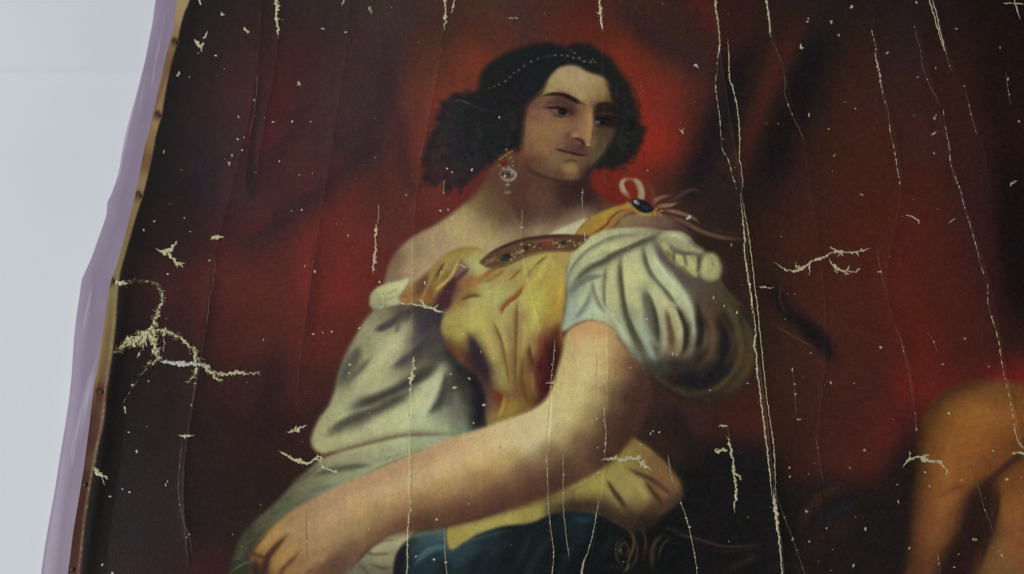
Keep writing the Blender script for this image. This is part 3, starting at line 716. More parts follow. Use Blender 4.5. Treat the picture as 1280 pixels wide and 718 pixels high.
    S([(486, 506, 1), (466, 510, 2), (444, 515, 1.5)], (156, 154, 124), soft=3, a=0.6)
    S([(553, 462), (549, 484), (538, 506), (524, 524)], (172, 174, 146), 4, 9, 0.6)
    S([(560, 466, 2), (556, 486, 5), (548, 506, 5), (534, 520, 2)], (78, 76, 66), soft=7, a=0.75)
    S([(572, 488, 2), (570, 506, 5), (562, 526, 4)], (112, 110, 96), soft=9, a=0.55)
    S([(586, 472), (598, 492), (600, 520), (592, 538)], (38, 36, 39), 6, 10, 0.7)
    S([(556, 430), (570, 458), (586, 470)], (38, 36, 38), 6, 10, 0.6)
    S([(408, 548, 1.5), (420, 540, 3), (436, 534, 1)], (116, 110, 92), soft=4, a=0.7)
    S([(404, 571, 1.2), (430, 563, 1.6), (464, 554, 1.2), (500, 546, .9), (540, 544, .8), (580, 546, .6)], (108, 84, 64), soft=3, a=0.6)
    S([(398, 576), (408, 570), (424, 566)], (74, 46, 38), 2.5, 5, 0.7)
    S([(392, 588), (430, 574), (470, 566), (510, 560)], (150, 148, 120), 2.5, 5, 0.5)
    S([(386, 597, 1.5), (410, 590, 2.6), (440, 584, 3), (465, 582, 2)], (96, 94, 80), soft=5, a=0.7)
    S([(455, 578), (485, 574), (530, 562)], (126, 122, 102), 2, 5, 0.5)
    S([(520, 548), (560, 550), (600, 544)], (134, 142, 120), 3, 7, 0.5)
    S([(378, 618), (400, 612), (430, 604)], (92, 92, 78), 2.5, 6, 0.6)
    S([(352, 640), (372, 632), (395, 622)], (80, 82, 66), 3, 7, 0.5)
    S([(600, 540), (560, 556), (520, 568), (480, 584), (440, 602)], (96, 82, 66), 1.4, 4, 0.6)
    F = fold
    F([(553, 444, .8), (540, 462), (520, 476), (498, 487), (474, 498), (450, 507), (432, 515, .5)], (66, 61, 51), 6.5, 10.0, 0.85)
    F([(526, 484, .6), (503, 497), (478, 509), (450, 521), (424, 533), (404, 547, .6)], (78, 74, 60), 10.0, 4.0, 0.85)
    F([(545, 408, .8), (528, 432), (508, 449), (486, 463, .5)], (70, 63, 56), 12.0, 4.0, 0.85)
    F([(516, 384, .8), (508, 398), (500, 411), (493, 420, .5)], (68, 60, 54), 6.0, 4.0, 0.75)
    F([(512, 384, .8), (496, 400), (480, 410), (466, 415, .5)], (72, 66, 58), 4.5, 4.5, 0.8)
    F([(452, 432, .6), (444, 447), (434, 463), (424, 486, .6)], (84, 80, 66), 7.0, 6.0, 0.75)
    F([(466, 446, .5), (452, 461), (440, 471), (430, 482, .5)], (96, 91, 74), 4.5, 4.0, 0.7)
    F([(557, 462, .6), (556, 484), (549, 504), (534, 522, .6)], (72, 70, 58), 8.0, 3.0, 0.8)
    F([(402, 571, .7), (432, 563), (464, 555), (500, 547), (540, 545), (584, 547, .6)], (108, 88, 66), 6.0, 2.4, 0.6)
    F([(386, 598, .6), (412, 590), (440, 585), (470, 582, .5)], (84, 82, 66), 4.0, 4.0, 0.7)
    for q in ([(500, 428), (482, 444), (462, 466), (446, 486)], [(512, 508), (478, 528), (440, 545)], [(508, 470), (480, 484), (450, 494)], [(548, 470), (540, 496), (524, 520)], [(508, 400), (500, 416), (486, 432)]):
        stroke(q, (174, 170, 128), 4.5, 10, 0.65)
    # sheer ragged edge towards the hand
    r = np.random.default_rng(9)
    for k in range(60):
        t = r.uniform(0, 1)
        x = 392 - 100 * t + r.uniform(-3, 3); y = 585 + 118 * t ** 1.15 + r.uniform(-4, 4)
        v = r.uniform(-16, 14)
        stroke([(x, y), (x + r.uniform(4, 12), y - r.uniform(2, 8)), (x + r.uniform(14, 26), y - r.uniform(8, 18))],
               (82 + v, 80 + v, 64 + v), 1.0, 3, 0.3)


def paint_cuff():
    field([(425, 730), (440, 704), (458, 688), (478, 674), (500, 664), (520, 660), (514, 672), (502, 684), (494, 700), (490, 740), (480, 860), (420, 860)],
          [(450, 700, 118, 114, 88), (470, 684, 156, 150, 110), (495, 670, 158, 150, 110), (482, 696, 136, 128, 94),
           (455, 715, 100, 96, 78), (480, 714, 104, 94, 76), (470, 780, 84, 78, 62)], 1.3, 3, 'cuff')
    S = stroke
    S([(458, 690), (468, 694), (492, 692)], (76, 66, 52), 1.6, 3.4, 0.75)
    S([(446, 704), (456, 712), (462, 722)], (74, 68, 56), 2, 4, 0.7)
    S([(464, 706), (478, 711), (490, 710)], (66, 58, 48), 1.6, 3.4, 0.75)
    S([(462, 680), (480, 677), (498, 676)], (98, 86, 66), 1.2, 3, 0.6)
    S([(436, 716), (446, 702), (462, 688)], (56, 44, 38), 2, 5, 0.7)


def paint_sash_and_skirt():
    field([(484, 890), (486, 730), (490, 706), (498, 688), (509, 672), (522, 661), (545, 656), (600, 640), (700, 630),
           (780, 640), (830, 640), (860, 660), (870, 720), (880, 890)],
          [(512, 676, 48, 62, 66), (530, 664, 82, 104, 104), (552, 664, 84, 108, 106), (556, 680, 60, 84, 88),
           (535, 676, 66, 90, 94), (520, 690, 50, 72, 80), (545, 692, 40, 58, 66), (500, 695, 24, 27, 30),
           (496, 715, 22, 24, 28), (515, 712, 38, 54, 66), (570, 694, 48, 68, 76), (585, 684, 46, 66, 72), (610, 674, 36, 50, 56),
           (560, 712, 26, 36, 42), (600, 705, 24, 31, 36), (640, 670, 26, 33, 36), (640, 700, 23, 29, 31),
           (690, 660, 26, 34, 38), (720, 655, 28, 42, 48), (700, 690, 22, 27, 29), (750, 670, 22, 28, 30),
           (750, 710, 20, 24, 26), (800, 680, 26, 25, 24), (840, 690, 22, 24, 25), (700, 820, 18, 22, 24)], 2.0, 3, 'skirt')
    S = stroke
    S([(512, 676, 1.5), (526, 668, 3), (545, 665, 3), (563, 664, 2)], (80, 108, 102), soft=4, a=0.8)
    S([(518, 708, 1.5), (530, 694, 3), (545, 686, 3), (563, 683, 2)], (86, 114, 106), soft=5, a=0.7)
    S([(520, 706, 2), (534, 692, 3), (552, 686, 3), (564, 690, 2)], (58, 84, 92), soft=5, a=0.7)
    S([(514, 690), (532, 681), (556, 677)], (52, 72, 78), 2, 5, 0.6)
    S([(567, 688, 1), (590, 677, 2), (620, 668, 1.5), (640, 664, .8)], (52, 72, 74), soft=4, a=0.6)
    S([(640, 718), (655, 690), (662, 668)], (36, 50, 54), 3, 10, 0.5)
    S([(718, 650), (728, 652), (740, 650)], (42, 60, 70), 3, 7, 0.6)
    S([(496, 718), (500, 696), (510, 680)], (20, 22, 26), 4, 7, 0.8)
    field([(563, 688), (562, 659), (600, 650), (640, 632), (680, 617), (718, 600), (744, 585), (764, 571), (775, 560), (783, 545),
           (797, 553), (816, 566), (836, 586), (849, 605), (852, 618), (846, 630), (832, 642), (815, 650), (800, 656), (786, 662),
           (770, 656), (752, 646), (722, 640), (692, 643), (664, 655), (630, 659), (600, 668), (582, 678)],
          [(570, 670, 168, 142, 66), (600, 660, 172, 148, 72), (640, 650, 176, 152, 72), (670, 642, 170, 146, 70),
           (700, 628, 162, 138, 64), (730, 618, 168, 144, 70), (755, 608, 170, 146, 70), (775, 590, 162, 138, 68),
           (784, 560, 160, 134, 62), (792, 572, 148, 118, 58), (805, 590, 142, 110, 60), (820, 585, 126, 92, 52),
           (836, 602, 126, 92, 52), (795, 606, 160, 134, 72), (780, 615, 166, 140, 74), (802, 622, 158, 130, 70),
           (815, 610, 116, 80, 50), (832, 618, 118, 80, 48), (770, 628, 150, 124, 66), (795, 632, 130, 98, 56), (815, 636, 92, 62, 42),
           (840, 630, 74, 52, 38), (790, 648, 70, 50, 38), (760, 640, 96, 68, 44), (735, 634, 116, 86, 50),
           (710, 638, 100, 76, 46), (690, 638, 112, 88, 48), (655, 652, 158, 132, 66), (805, 652, 50, 36, 32)], 1.4, 3.2, 'sash')
    S([(756, 598, .8), (764, 612, 2.4), (774, 626, 3.2), (788, 645, 2)], (62, 43, 32), soft=4, a=0.92)
    S([(780, 584, 1), (796, 593, 2.6), (814, 601, 3), (830, 613, 2.4), (838, 622, 1)], (70, 46, 32), soft=4.5, a=0.92)
    S([(803, 600, .8), (812, 612, 2), (822, 625, 2.4), (830, 634, 1)], (64, 42, 30), soft=4, a=0.92)
    S([(788, 598), (800, 612), (812, 628)], (176, 150, 84), 3, 7, 0.5)
    S([(818, 608), (828, 618), (836, 622)], (140, 96, 60), 1.6, 3.4, 0.6)
    S([(684, 642), (712, 634), (742, 634), (768, 642)], (86, 62, 42), 3, 8, 0.6)
    S([(846, 600), (852, 618), (842, 636)], (60, 42, 34), 3, 8, 0.6)
    S([(742, 602), (716, 615), (684, 628), (645, 640)], (110, 82, 46), 1.2, 3.4, 0.4)
    fold([(672, 652, .6), (700, 640), (735, 638), (768, 650), (792, 664), (825, 648), (852, 622, .7)], (46, 35, 29), 16, 5, 0.75)
    for q, c in (([(600, 718), (612, 694), (640, 676)], (30, 40, 44)), ([(655, 730), (668, 700), (690, 672)], (34, 46, 49)), ([(700, 720), (712, 690), (735, 664)], (28, 36, 38)),
                 ([(560, 722), (576, 700), (604, 684)], (38, 54, 58)), ([(740, 716), (752, 692), (768, 672)], (30, 34, 33))):
        S(q, c, 4, 11, 0.7)
    fill([(786, 546), (800, 556), (818, 570), (838, 590), (850, 608), (836, 612), (815, 596), (796, 586)], (118, 86, 50), 4, 0.6)
    stroke([(783, 549), (779, 565), (774, 580)], (172, 148, 72), 2, 3, 0.7)
    # dim carved and gilt seat under the cloth
    for q in ([(779, 672), (770, 682), (770, 698), (778, 708)], [(786, 668), (795, 682), (794, 700), (785, 714)], [(774, 684), (780, 680), (785, 688), (780, 698)],
              [(830, 668), (818, 678), (812, 694), (814, 712)], [(838, 672), (826, 684), (822, 700)], [(800, 660), (806, 676), (804, 700)], [(842, 668), (868, 674), (905, 684), (948, 682)]):
        S(q, (82, 66, 44), 1.1, 3, 0.6)
    G = (98, 80, 52)
    S([(783, 662), (790, 670), (791, 684), (786, 698), (782, 712)], G, 1.2, 2.8, 0.75)
    S([(781, 678), (774, 684), (774, 692), (780, 694)], (76, 64, 44), 1.2, 2.4, 0.7)
    dab(775, 689, 2, 2, (96, 84, 58), 0, 0.8, 0.7)
    S([(826, 672), (818, 680), (815, 694), (816, 712)], (66, 52, 40), 2, 4, 0.7)
    S([(786, 704), (783, 712), (778, 716)], (104, 82, 46), 1.2, 2.4, 0.75)
    S([(826, 660), (842, 664), (856, 672)], (56, 48, 40), 1.3, 4, 0.5)
    S([(880, 686), (905, 690), (935, 686), (960, 678)], (46, 40, 36), 1.3, 4, 0.5)
    S([(905, 716), (925, 705), (940, 698), (935, 692)], (54, 40, 30), 3, 6, 0.5)
    S([(750, 712), (765, 708), (775, 714)], (52, 32, 26), 3, 7, 0.5)


def paint_arm():
    field([(706, 422), (716, 410), (735, 402), (752, 404), (766, 412), (777, 424), (787, 437), (800, 452), (812, 470),
           (812, 500), (798, 535), (776, 565), (744, 592), (702, 613), (660, 629), (620, 641), (582, 652), (545, 660), (512, 664),
           (484, 673), (462, 687), (447, 702), (432, 722), (420, 800), (330, 800), (316, 740), (314, 705), (317, 692), (325, 680), (335, 668), (346, 656),
           (362, 642), (385, 628), (420, 611), (452, 597), (500, 576), (550, 554), (600, 538), (640, 524), (664, 514), (680, 503),
           (690, 486), (697, 462), (703, 440)],
          [(722, 412, 176, 130, 92), (742, 408, 182, 134, 94), (760, 415, 172, 130, 90), (712, 435, 182, 150, 102),
           (732, 435, 198, 160, 112), (755, 435, 188, 152, 106), (775, 440, 140, 104, 72), (708, 465, 190, 160, 110),
           (728, 465, 200, 168, 116), (752, 465, 182, 152, 104), (770, 465, 134, 102, 68), (788, 458, 92, 62, 46),
           (802, 472, 66, 42, 36), (700, 492, 190, 164, 114), (722, 495, 194, 168, 114), (745, 495, 164, 136, 90),
           (765, 495, 108, 80, 56), (785, 495, 72, 46, 38), (803, 505, 62, 42, 35), (690, 512, 192, 168, 120),
           (712, 520, 190, 164, 114), (735, 525, 146, 118, 78), (757, 530, 84, 58, 44), (785, 540, 66, 42, 34),
           (660, 525, 186, 158, 120), (680, 538, 198, 172, 132), (700, 545, 168, 140, 98), (722, 555, 108, 78, 56),
           (745, 570, 82, 54, 42), (640, 540, 188, 158, 120), (660, 555, 190, 164, 124), (685, 570, 120, 88, 64),
           (705, 590, 82, 52, 42), (625, 555, 192, 162, 120), (635, 575, 170, 138, 92), (650, 590, 112, 78, 56),
           (665, 610, 86, 54, 44), (700, 605, 70, 44, 37), (600, 550, 180, 144, 106), (600, 575, 184, 150, 102),
           (605, 600, 140, 104, 68), (615, 618, 104, 68, 50), (625, 632, 82, 52, 42), (565, 562, 170, 132, 98),
           (560, 590, 182, 148, 102), (565, 612, 150, 114, 76), (570, 635, 106, 70, 52), (580, 646, 92, 60, 46),
           (530, 578, 168, 130, 96), (525, 605, 176, 142, 100), (525, 630, 136, 98, 66), (530, 650, 98, 64, 48),
           (490, 592, 166, 126, 94), (485, 618, 174, 138, 98), (485, 645, 142, 108, 72), (495, 662, 102, 68, 50),
           (450, 608, 166, 126, 94), (445, 632, 172, 134, 94), (450, 660, 146, 112, 76), (465, 675, 108, 74, 54),
           (415, 625, 158, 120, 90), (412, 648, 164, 126, 92), (418, 675, 148, 114, 80), (440, 690, 102, 72, 54),
           (385, 640, 148, 112, 82), (382, 660, 158, 122, 90), (395, 685, 148, 114, 80), (420, 705, 88, 60, 48),
           (362, 655, 142, 108, 74), (348, 668, 146, 112, 68), (336, 680, 140, 104, 58), (326, 690, 128, 90, 46),
           (370, 680, 142, 108, 74), (355, 695, 142, 104, 60), (345, 712, 132, 92, 50), (385, 702, 134, 98, 66),
           (372, 716, 132, 96, 60), (400, 716, 96, 64, 48), (330, 716, 60, 38, 28), (380, 780, 90, 60, 42)], 1.8, 3.2, 'arm')
    S = stroke
    # contour under the sleeve hem and along the forearm
    S([(705, 419), (717, 409), (735, 402), (752, 404), (764, 411)], (120, 84, 58), 1.2, 2.8, 0.75)
    S([(690, 486), (681, 503), (664, 514), (640, 524)], (108, 80, 56), 1.0, 3, 0.6)
    S([(510, 664), (545, 660), (582, 652), (622, 641), (662, 629)], (72, 46, 38), 1.5, 5, 0.7)
    S([(486, 672), (463, 686), (447, 702)], (70, 46, 38), 2, 6, 0.7)
    F = fold
    F([(470, 684, .6), (500, 668), (545, 661), (585, 652), (625, 641), (665, 628), (705, 611), (745, 590, .8)], (78, 50, 38), 20, 5, 0.75)
    F([(812, 470, .7), (808, 505), (790, 540), (762, 574), (725, 600, .7)], (62, 40, 33), 8, 30, 0.7)
    S([(742, 430), (730, 465), (712, 505), (682, 528), (640, 546), (600, 562), (550, 582), (500, 602), (450, 622), (410, 640)], (196, 172, 124), 7, 22, 0.4)
    S([(560, 566), (520, 584), (470, 604), (430, 620)], (170, 128, 96), 5, 12, 0.35)
    # fingers
    for q, c in (([(372, 652, 8), (352, 664, 9), (336, 677, 8), (322, 689, 5)], (152, 118, 68)), ([(392, 674, 8), (372, 686, 8.5), (354, 702, 8), (342, 722, 7)], (152, 116, 70)),
                 ([(412, 690, 8), (394, 702, 8), (380, 716, 8), (370, 740, 7)], (142, 106, 70))):
        S(q, c, soft=8, a=0.55)
    for q in ([(356, 660), (342, 671), (329, 682)], [(374, 682), (358, 696), (347, 710)], [(396, 698), (384, 710)]):
        S(q, (168, 132, 82), 2.5, 6, 0.5)
    for x, y in ((366, 664), (384, 684), (404, 696)):
        dab(x, y, 7, 5, (170, 134, 96), -35, 1.4, 0.4)
    F([(338, 664, .6), (324, 678), (312, 692), (314, 704, .6)], (70, 54, 36), 3, 5, 0.7)
    S([(362, 667, 1), (353, 677, 2.6), (343, 688, 3.6), (335, 700, 4), (331, 720, 4.5), (330, 760, 5)], (54, 33, 26), soft=5.5, a=0.88)
    S([(376, 690, 1), (368, 699, 2.2), (360, 707, 2.6), (352, 718, 3), (346, 750, 3.5)], (84, 52, 36), soft=5, a=0.8)
    S([(314, 688), (320, 694), (328, 697), (333, 700)], (70, 42, 26), 2.4, 5, 0.8)
    S([(318, 702), (321, 715), (322, 740)], (46, 32, 24), 5, 6, 0.85)
    S([(393, 712), (386, 718), (380, 740)], (92, 60, 44), 2, 4, 0.7)
    S([(350, 664), (338, 676), (328, 686)], (160, 124, 72), 2.5, 6, 0.5)
    S([(358, 686), (348, 698), (342, 710)], (156, 116, 68), 2.2, 5, 0.5)
    S([(352, 650), (336, 664), (322, 680)], (98, 82, 56), 1.5, 4, 0.6)
    S([(290, 716), (305, 706), (320, 702)], (104, 102, 74), 1.0, 2.4, 0.75)
    S([(308, 672), (302, 690), (304, 704)], (78, 78, 62), 3.5, 8, 0.5)
    S([(370, 646), (385, 655), (392, 670)], (170, 130, 102), 5, 14, 0.35)


def paint_right_sleeve():
    field([(706, 352), (710, 332), (718, 315), (731, 301), (748, 292), (770, 287), (800, 285), (824, 288), (836, 291), (850, 292),
           (862, 299), (869, 309), (880, 317), (893, 323), (900, 335), (899, 348), (906, 362), (922, 378), (938, 402), (945, 430), (943, 456),
           (933, 479), (915, 496), (890, 506), (860, 503), (836, 491), (816, 472), (800, 456), (788, 444), (779, 430), (767, 414),
           (752, 405), (735, 402), (718, 408), (705, 417), (702, 410), (707, 388), (708, 368)],
          [(712, 345, 158, 162, 128), (722, 325, 172, 174, 134), (745, 302, 174, 174, 136), (770, 293, 170, 168, 132),
           (800, 291, 150, 148, 118), (820, 294, 128, 120, 100), (740, 318, 178, 178, 134), (760, 308, 186, 182, 134),
           (785, 303, 168, 160, 124), (735, 335, 166, 164, 128), (755, 325, 150, 146, 116), (725, 350, 142, 144, 122),
           (742, 345, 166, 170, 140), (718, 365, 132, 138, 122), (730, 372, 166, 172, 142), (715, 390, 150, 160, 144),
           (728, 392, 164, 174, 152), (745, 392, 172, 180, 152), (745, 370, 172, 174, 138), (768, 340, 184, 180, 134),
           (768, 370, 182, 178, 132), (762, 392, 170, 168, 132), (772, 400, 156, 158, 128), (790, 325, 176, 174, 134),
           (796, 350, 186, 182, 132), (795, 375, 180, 176, 130), (805, 335, 178, 180, 142), (785, 395, 136, 140, 116),
           (782, 415, 160, 166, 138), (792, 425, 148, 152, 128), (800, 400, 164, 164, 130), (790, 442, 110, 112, 94),
           (808, 420, 152, 160, 134), (805, 365, 138, 140, 114), (815, 370, 182, 180, 136), (820, 390, 168, 166, 132),
           (810, 398, 112, 110, 96), (820, 415, 120, 114, 98), (808, 445, 128, 134, 116), (820, 440, 92, 86, 74),
           (830, 405, 160, 152, 120), (832, 430, 142, 134, 108), (843, 395, 168, 160, 122), (848, 415, 158, 148, 112),
           (842, 435, 126, 104, 80), (852, 440, 134, 122, 92), (858, 415, 70, 66, 54), (862, 395, 150, 150, 118), (868, 415, 138, 140, 112),
           (866, 435, 108, 106, 86), (820, 330, 166, 168, 136), (828, 350, 174, 178, 142), (842, 362, 170, 176, 142), (855, 378, 168, 174, 140),
           (838, 380, 180, 176, 132), (832, 318, 92, 84, 76), (845, 335, 88, 78, 72), (860, 350, 92, 80, 72), (875, 358, 84, 74, 64),
           (870, 375, 78, 66, 56), (892, 362, 80, 70, 54), (905, 375, 66, 58, 44), (885, 390, 82, 64, 50), (880, 405, 56, 46, 40),
           (888, 420, 84, 66, 50), (900, 410, 52, 42, 36), (912, 400, 70, 60, 44), (925, 400, 44, 38, 32), (920, 425, 76, 62, 42),
           (935, 430, 62, 50, 36), (905, 435, 48, 40, 38), (890, 445, 68, 56, 42), (875, 445, 50, 40, 34), (860, 455, 56, 48, 40),
           (845, 460, 52, 46, 44), (825, 460, 66, 62, 54), (815, 465, 60, 48, 40), (905, 462, 40, 36, 38), (885, 470, 44, 38, 38),
           (860, 475, 34, 32, 34), (835, 478, 46, 38, 34), (925, 455, 68, 54, 36), (920, 480, 60, 48, 34), (900, 495, 52, 44, 36), (870, 495, 42, 36, 32),
           (845, 488, 46, 38, 32)], 1.6, 3.2, 'right_sleeve')
    S = stroke
    D = (84, 80, 66)
    S([(712, 372, 1), (709, 355, 1.8), (714, 338, 1.3), (724, 325, 1), (738, 312, 1), (760, 300, 1), (782, 296, 1.6), (805, 296, 1.2)], (112, 112, 90), soft=3, a=0.75)
    S([(712, 366, 1.5), (722, 350, 2.5), (735, 336, 3), (752, 329, 3.2), (768, 319, 2.8), (785, 312, 2.4), (805, 303, 2.4), (820, 297, 2), (828, 290, 1.4)],
      (82, 80, 66), soft=4, a=0.85)
    S([(712, 368, 1.5), (724, 356, 2), (738, 348, 2.2), (756, 346, 1)], (106, 108, 94), soft=3.4, a=0.75)
    S([(727, 340), (740, 330), (758, 322)], (184, 180, 138), 2, 6, 0.4)
    S([(757, 332), (756, 350), (755, 372), (756, 386)], (106, 108, 86), 1.1, 2.6, 0.8)
    S([(776, 318, 2.2), (775, 338, 2.6), (777, 360, 1.8), (780, 385, 2.4), (785, 405, 3), (794, 425, 3.6), (803, 443, 3.6), (812, 462, 3)],
      (80, 76, 60), soft=3.6, a=0.85)
    S([(740, 352), (741, 364), (747, 380), (754, 392)], (112, 114, 100), 1.3, 2.8, 0.75)
    S([(738, 362), (734, 378), (724, 392), (717, 402)], (116, 122, 110), 2, 4, 0.65)
    S([(760, 388), (770, 404), (782, 424), (790, 440)], (174, 180, 146), 2.4, 5, 0.7)
    S([(768, 418), (776, 430), (786, 444)], (92, 74, 56), 1.5, 4, 0.6)
    S([(803, 305, 2), (805, 322, 2.6), (812, 342, 2.2), (822, 356, 1.6), (834, 370, 1.6), (846, 386, 2.2)], (92, 90, 74), soft=3, a=0.8)
    S([(811, 306), (818, 325), (832, 345), (848, 364), (860, 384), (866, 405)], (182, 188, 152), 3.2, 6, 0.6)
    S([(818, 302, 4), (828, 322, 6), (842, 340, 7), (858, 356, 8), (872, 378, 8)], (84, 74, 68), soft=6, a=0.85)
    S([(803, 362, 1), (806, 378, 4), (812, 396, 5), (820, 416, 5), (826, 436, 4)], (104, 104, 90), soft=5, a=0.75)
    S([(812, 378, .8), (818, 396, 2.2), (821, 416, 2.4), (822, 430, 2)], (62, 58, 46), soft=3, a=0.8)
    S([(796, 392), (802, 416), (812, 440), (820, 456)], (152, 164, 140), 3, 6, 0.65)
    S([(826, 384), (830, 405), (830, 430), (826, 448)], (158, 152, 122), 3, 6, 0.55)
    S([(832, 388, .8), (835, 405, 2), (838, 422, 3.6), (838, 438, 4)], (92, 70, 54), soft=4, a=0.75)
    S([(843, 384, .8), (849, 396, 2.4), (855, 414, 2.8), (855, 434, 2.6), (848, 452, 2)], (50, 46, 40), soft=3, a=0.85)
    S([(838, 382), (846, 398), (850, 416), (848, 436)], (172, 164, 122), 3, 6, 0.6)
    S([(852, 372), (862, 390), (866, 410), (864, 428)], (164, 170, 138), 2.6, 5, 0.65)
    S([(868, 385, 2), (873, 405, 4), (874, 425, 4), (868, 448, 3)], (46, 40, 35), soft=5, a=0.8)
    S([(878, 372), (888, 395), (890, 420), (882, 448)], (92, 70, 54), 3.5, 8, 0.5)
    S([(896, 390, 3), (904, 410, 5), (906, 435, 6), (898, 462, 6), (880, 478, 7), (855, 478, 7)], (35, 32, 33), soft=9, a=0.75)
    S([(898, 378), (914, 396), (921, 418), (920, 440)], (84, 72, 50), 3, 8, 0.5)
    S([(918, 398, 1.5), (926, 420, 2.5), (928, 442, 2)], (46, 36, 28), soft=4, a=0.65)
    S([(930, 420), (932, 450), (922, 476), (900, 494)], (74, 60, 38), 4, 9, 0.5)
    S([(826, 470), (840, 486), (868, 498), (895, 500)], (66, 56, 44), 4, 9, 0.4)
    S([(936, 396), (945, 430), (941, 462)], (34, 25, 24), 3, 9, 0.6)
    S([(800, 450), (815, 458), (835, 462)], (60, 62, 48), 5, 10, 0.6)
    S([(835, 450), (850, 458), (872, 456)], (52, 46, 42), 6, 11, 0.6)
    F = fold
    LT = (176, 174, 128)
    F([(829, 288, .7), (818, 299), (800, 305), (785, 312), (770, 320), (752, 330), (735, 339), (722, 351), (711, 368, .7)], (78, 76, 60), 5.5, 2.2, 0.85)
    F([(711, 350, .8), (718, 332), (733, 316), (755, 304), (778, 297), (806, 294, .8)], (112, 112, 88), 2.2, 4.0, 0.7)
    F([(711, 371, .7), (725, 359), (740, 351), (757, 347, .6)], (104, 104, 88), 4.5, 1.8, 0.75)
    F([(758, 331, .6), (756, 350), (755, 372), (758, 395, .7)], (104, 104, 80), 1.8, 3.4, 0.75)
    F([(777, 316, .7), (775, 338), (777, 362), (782, 390), (790, 412, 1.2), (801, 434, 1.4), (814, 460, 1.2)], (76, 73, 56), 2.6, 5.5, 0.85)
    F([(802, 303, .8), (806, 325), (813, 343), (826, 359), (840, 376), (848, 390, .8)], (88, 86, 66), 2.0, 5.0, 0.8)
    F([(804, 360, .4), (812, 374), (819, 393), (822, 415), (823, 436, .8)], (66, 64, 50), 2.0, 9.0, 0.8)
    F([(842, 380, .5), (850, 395), (857, 415), (856, 435), (848, 454, .8)], (48, 45, 36), 4.2, 2.2, 0.9)
    F([(832, 386, .5), (836, 404), (840, 424), (838, 444, .8)], (88, 70, 50), 3.0, 5.0, 0.75)
    F([(740, 352, .5), (743, 368), (750, 384), (758, 396, .5)], (110, 112, 94), 2.0, 3.4, 0.7)
    F([(739, 360, .5), (735, 376), (727, 390), (717, 404, .6)], (112, 118, 102), 4.5, 1.8, 0.7)
    F([(706, 372, .6), (707, 390), (703, 410, .6)], (128, 134, 116), 3.0, 2.0, 0.6)
    for q in ([(766, 330), (765, 355), (768, 382), (776, 402)], [(790, 320), (792, 345), (794, 372), (800, 395)], [(738, 322), (752, 312), (772, 306)],
              [(816, 352), (828, 372), (838, 392)], [(844, 396), (849, 412), (848, 430)], [(826, 330), (842, 350), (856, 372), (862, 398)], [(728, 372), (722, 388)]):
        stroke(q, LT, 2.6, 6, 0.55)
    F([(868, 372, .6), (874, 395), (876, 420), (868, 450, .8)], (42, 37, 32), 4, 5, 0.8)
    F([(898, 388, .6), (906, 410), (907, 436), (898, 460, .8)], (36, 31, 29), 7, 7, 0.7)
    for q, c, w in (([(890, 362), (914, 394), (926, 430), (916, 466), (886, 491), (848, 488)], (88, 77, 54), 2.6), ([(872, 378), (888, 408), (890, 438), (874, 462)], (96, 76, 55), 3.0),
                    ([(912, 380), (936, 420), (934, 462), (908, 494)], (78, 66, 45), 2.6), ([(880, 372), (902, 402), (914, 432), (904, 462)], (74, 60, 44), 2.2),
                    ([(800, 448), (822, 474), (850, 492), (884, 500)], (72, 62, 48), 2.2)):
        stroke(q, c, w, 6, 0.6)
    # turned-back edge with its white roll
    fill([(823, 298), (834, 291), (850, 292), (861, 299), (866, 308), (878, 315), (876, 319), (858, 317), (842, 311), (832, 305)], (148, 145, 106), 1.8, 0.92)
    S([(833, 296), (845, 297), (856, 304)], (184, 182, 134), 2.4, 5, 0.7)
    S([(858, 301), (866, 309), (880, 317)], (100, 94, 80), 1.6, 3.6, 0.7)
    fill([(819, 298), (828, 303), (838, 312), (846, 318), (858, 321), (868, 322), (874, 330), (873, 342), (868, 350), (858, 344), (842, 332), (830, 318)],
         (154, 149, 98), 1.4, 0.92)
    S([(820, 299, .8), (832, 309, 1.2), (842, 317, 1.6), (856, 320, 1.8), (870, 319, 2)], (84, 78, 62), soft=2.4, a=0.85)
    S([(841, 318, 1.8), (842, 324, 1.2), (842, 330, .5)], (92, 86, 64), soft=2, a=0.85)
    S([(854, 320, 1.8), (855, 326, 1.2), (856, 332, .5)], (88, 80, 62), soft=2, a=0.85)
    S([(872, 322, 2.6), (873, 334, 2.4), (870, 344, 1.4)], (74, 64, 54), soft=2.6, a=0.9)
    fill([(874, 344), (876, 330), (882, 320), (890, 319), (897, 325), (901, 337), (899, 348), (891, 353), (880, 352)], (152, 147, 102), 2.0, 0.95)
    S([(889, 327), (890, 336), (886, 346)], (112, 106, 76), 1.0, 2.2, 0.8)
    S([(881, 326), (880, 336), (878, 346)], (172, 166, 116), 2.5, 5, 0.6)
    for q in ([(826, 304), (834, 313), (838, 322)], [(845, 321), (849, 328), (851, 336)], [(858, 323), (864, 332), (866, 342)]):
        S(q, (174, 168, 114), 2.2, 4.5, 0.6)
    fold([(822, 300, .6), (836, 319), (852, 337), (870, 352), (888, 355, .6)], (84, 76, 62), 2.0, 4.5, 0.65)
    fold([(896, 322, .6), (903, 336), (898, 352, .6)], (58, 46, 40), 5.0, 3.0, 0.6)
    for x, y, rx, ry in ((831, 310, 4, 6), (848, 328, 4.5, 7), (863, 335, 5, 9), (885, 337, 6, 12)):
        dab(x, y, rx, ry, (168, 162, 110), -30, 1.0, 0.6)
    S([(856, 322, .8), (857, 330, 1.2), (857, 338, .5)], (84, 76, 58), soft=2, a=0.7)
    S([(841, 318, .8), (842, 325, 1.2), (842, 331, .5)], (84, 76, 58), soft=2, a=0.7)
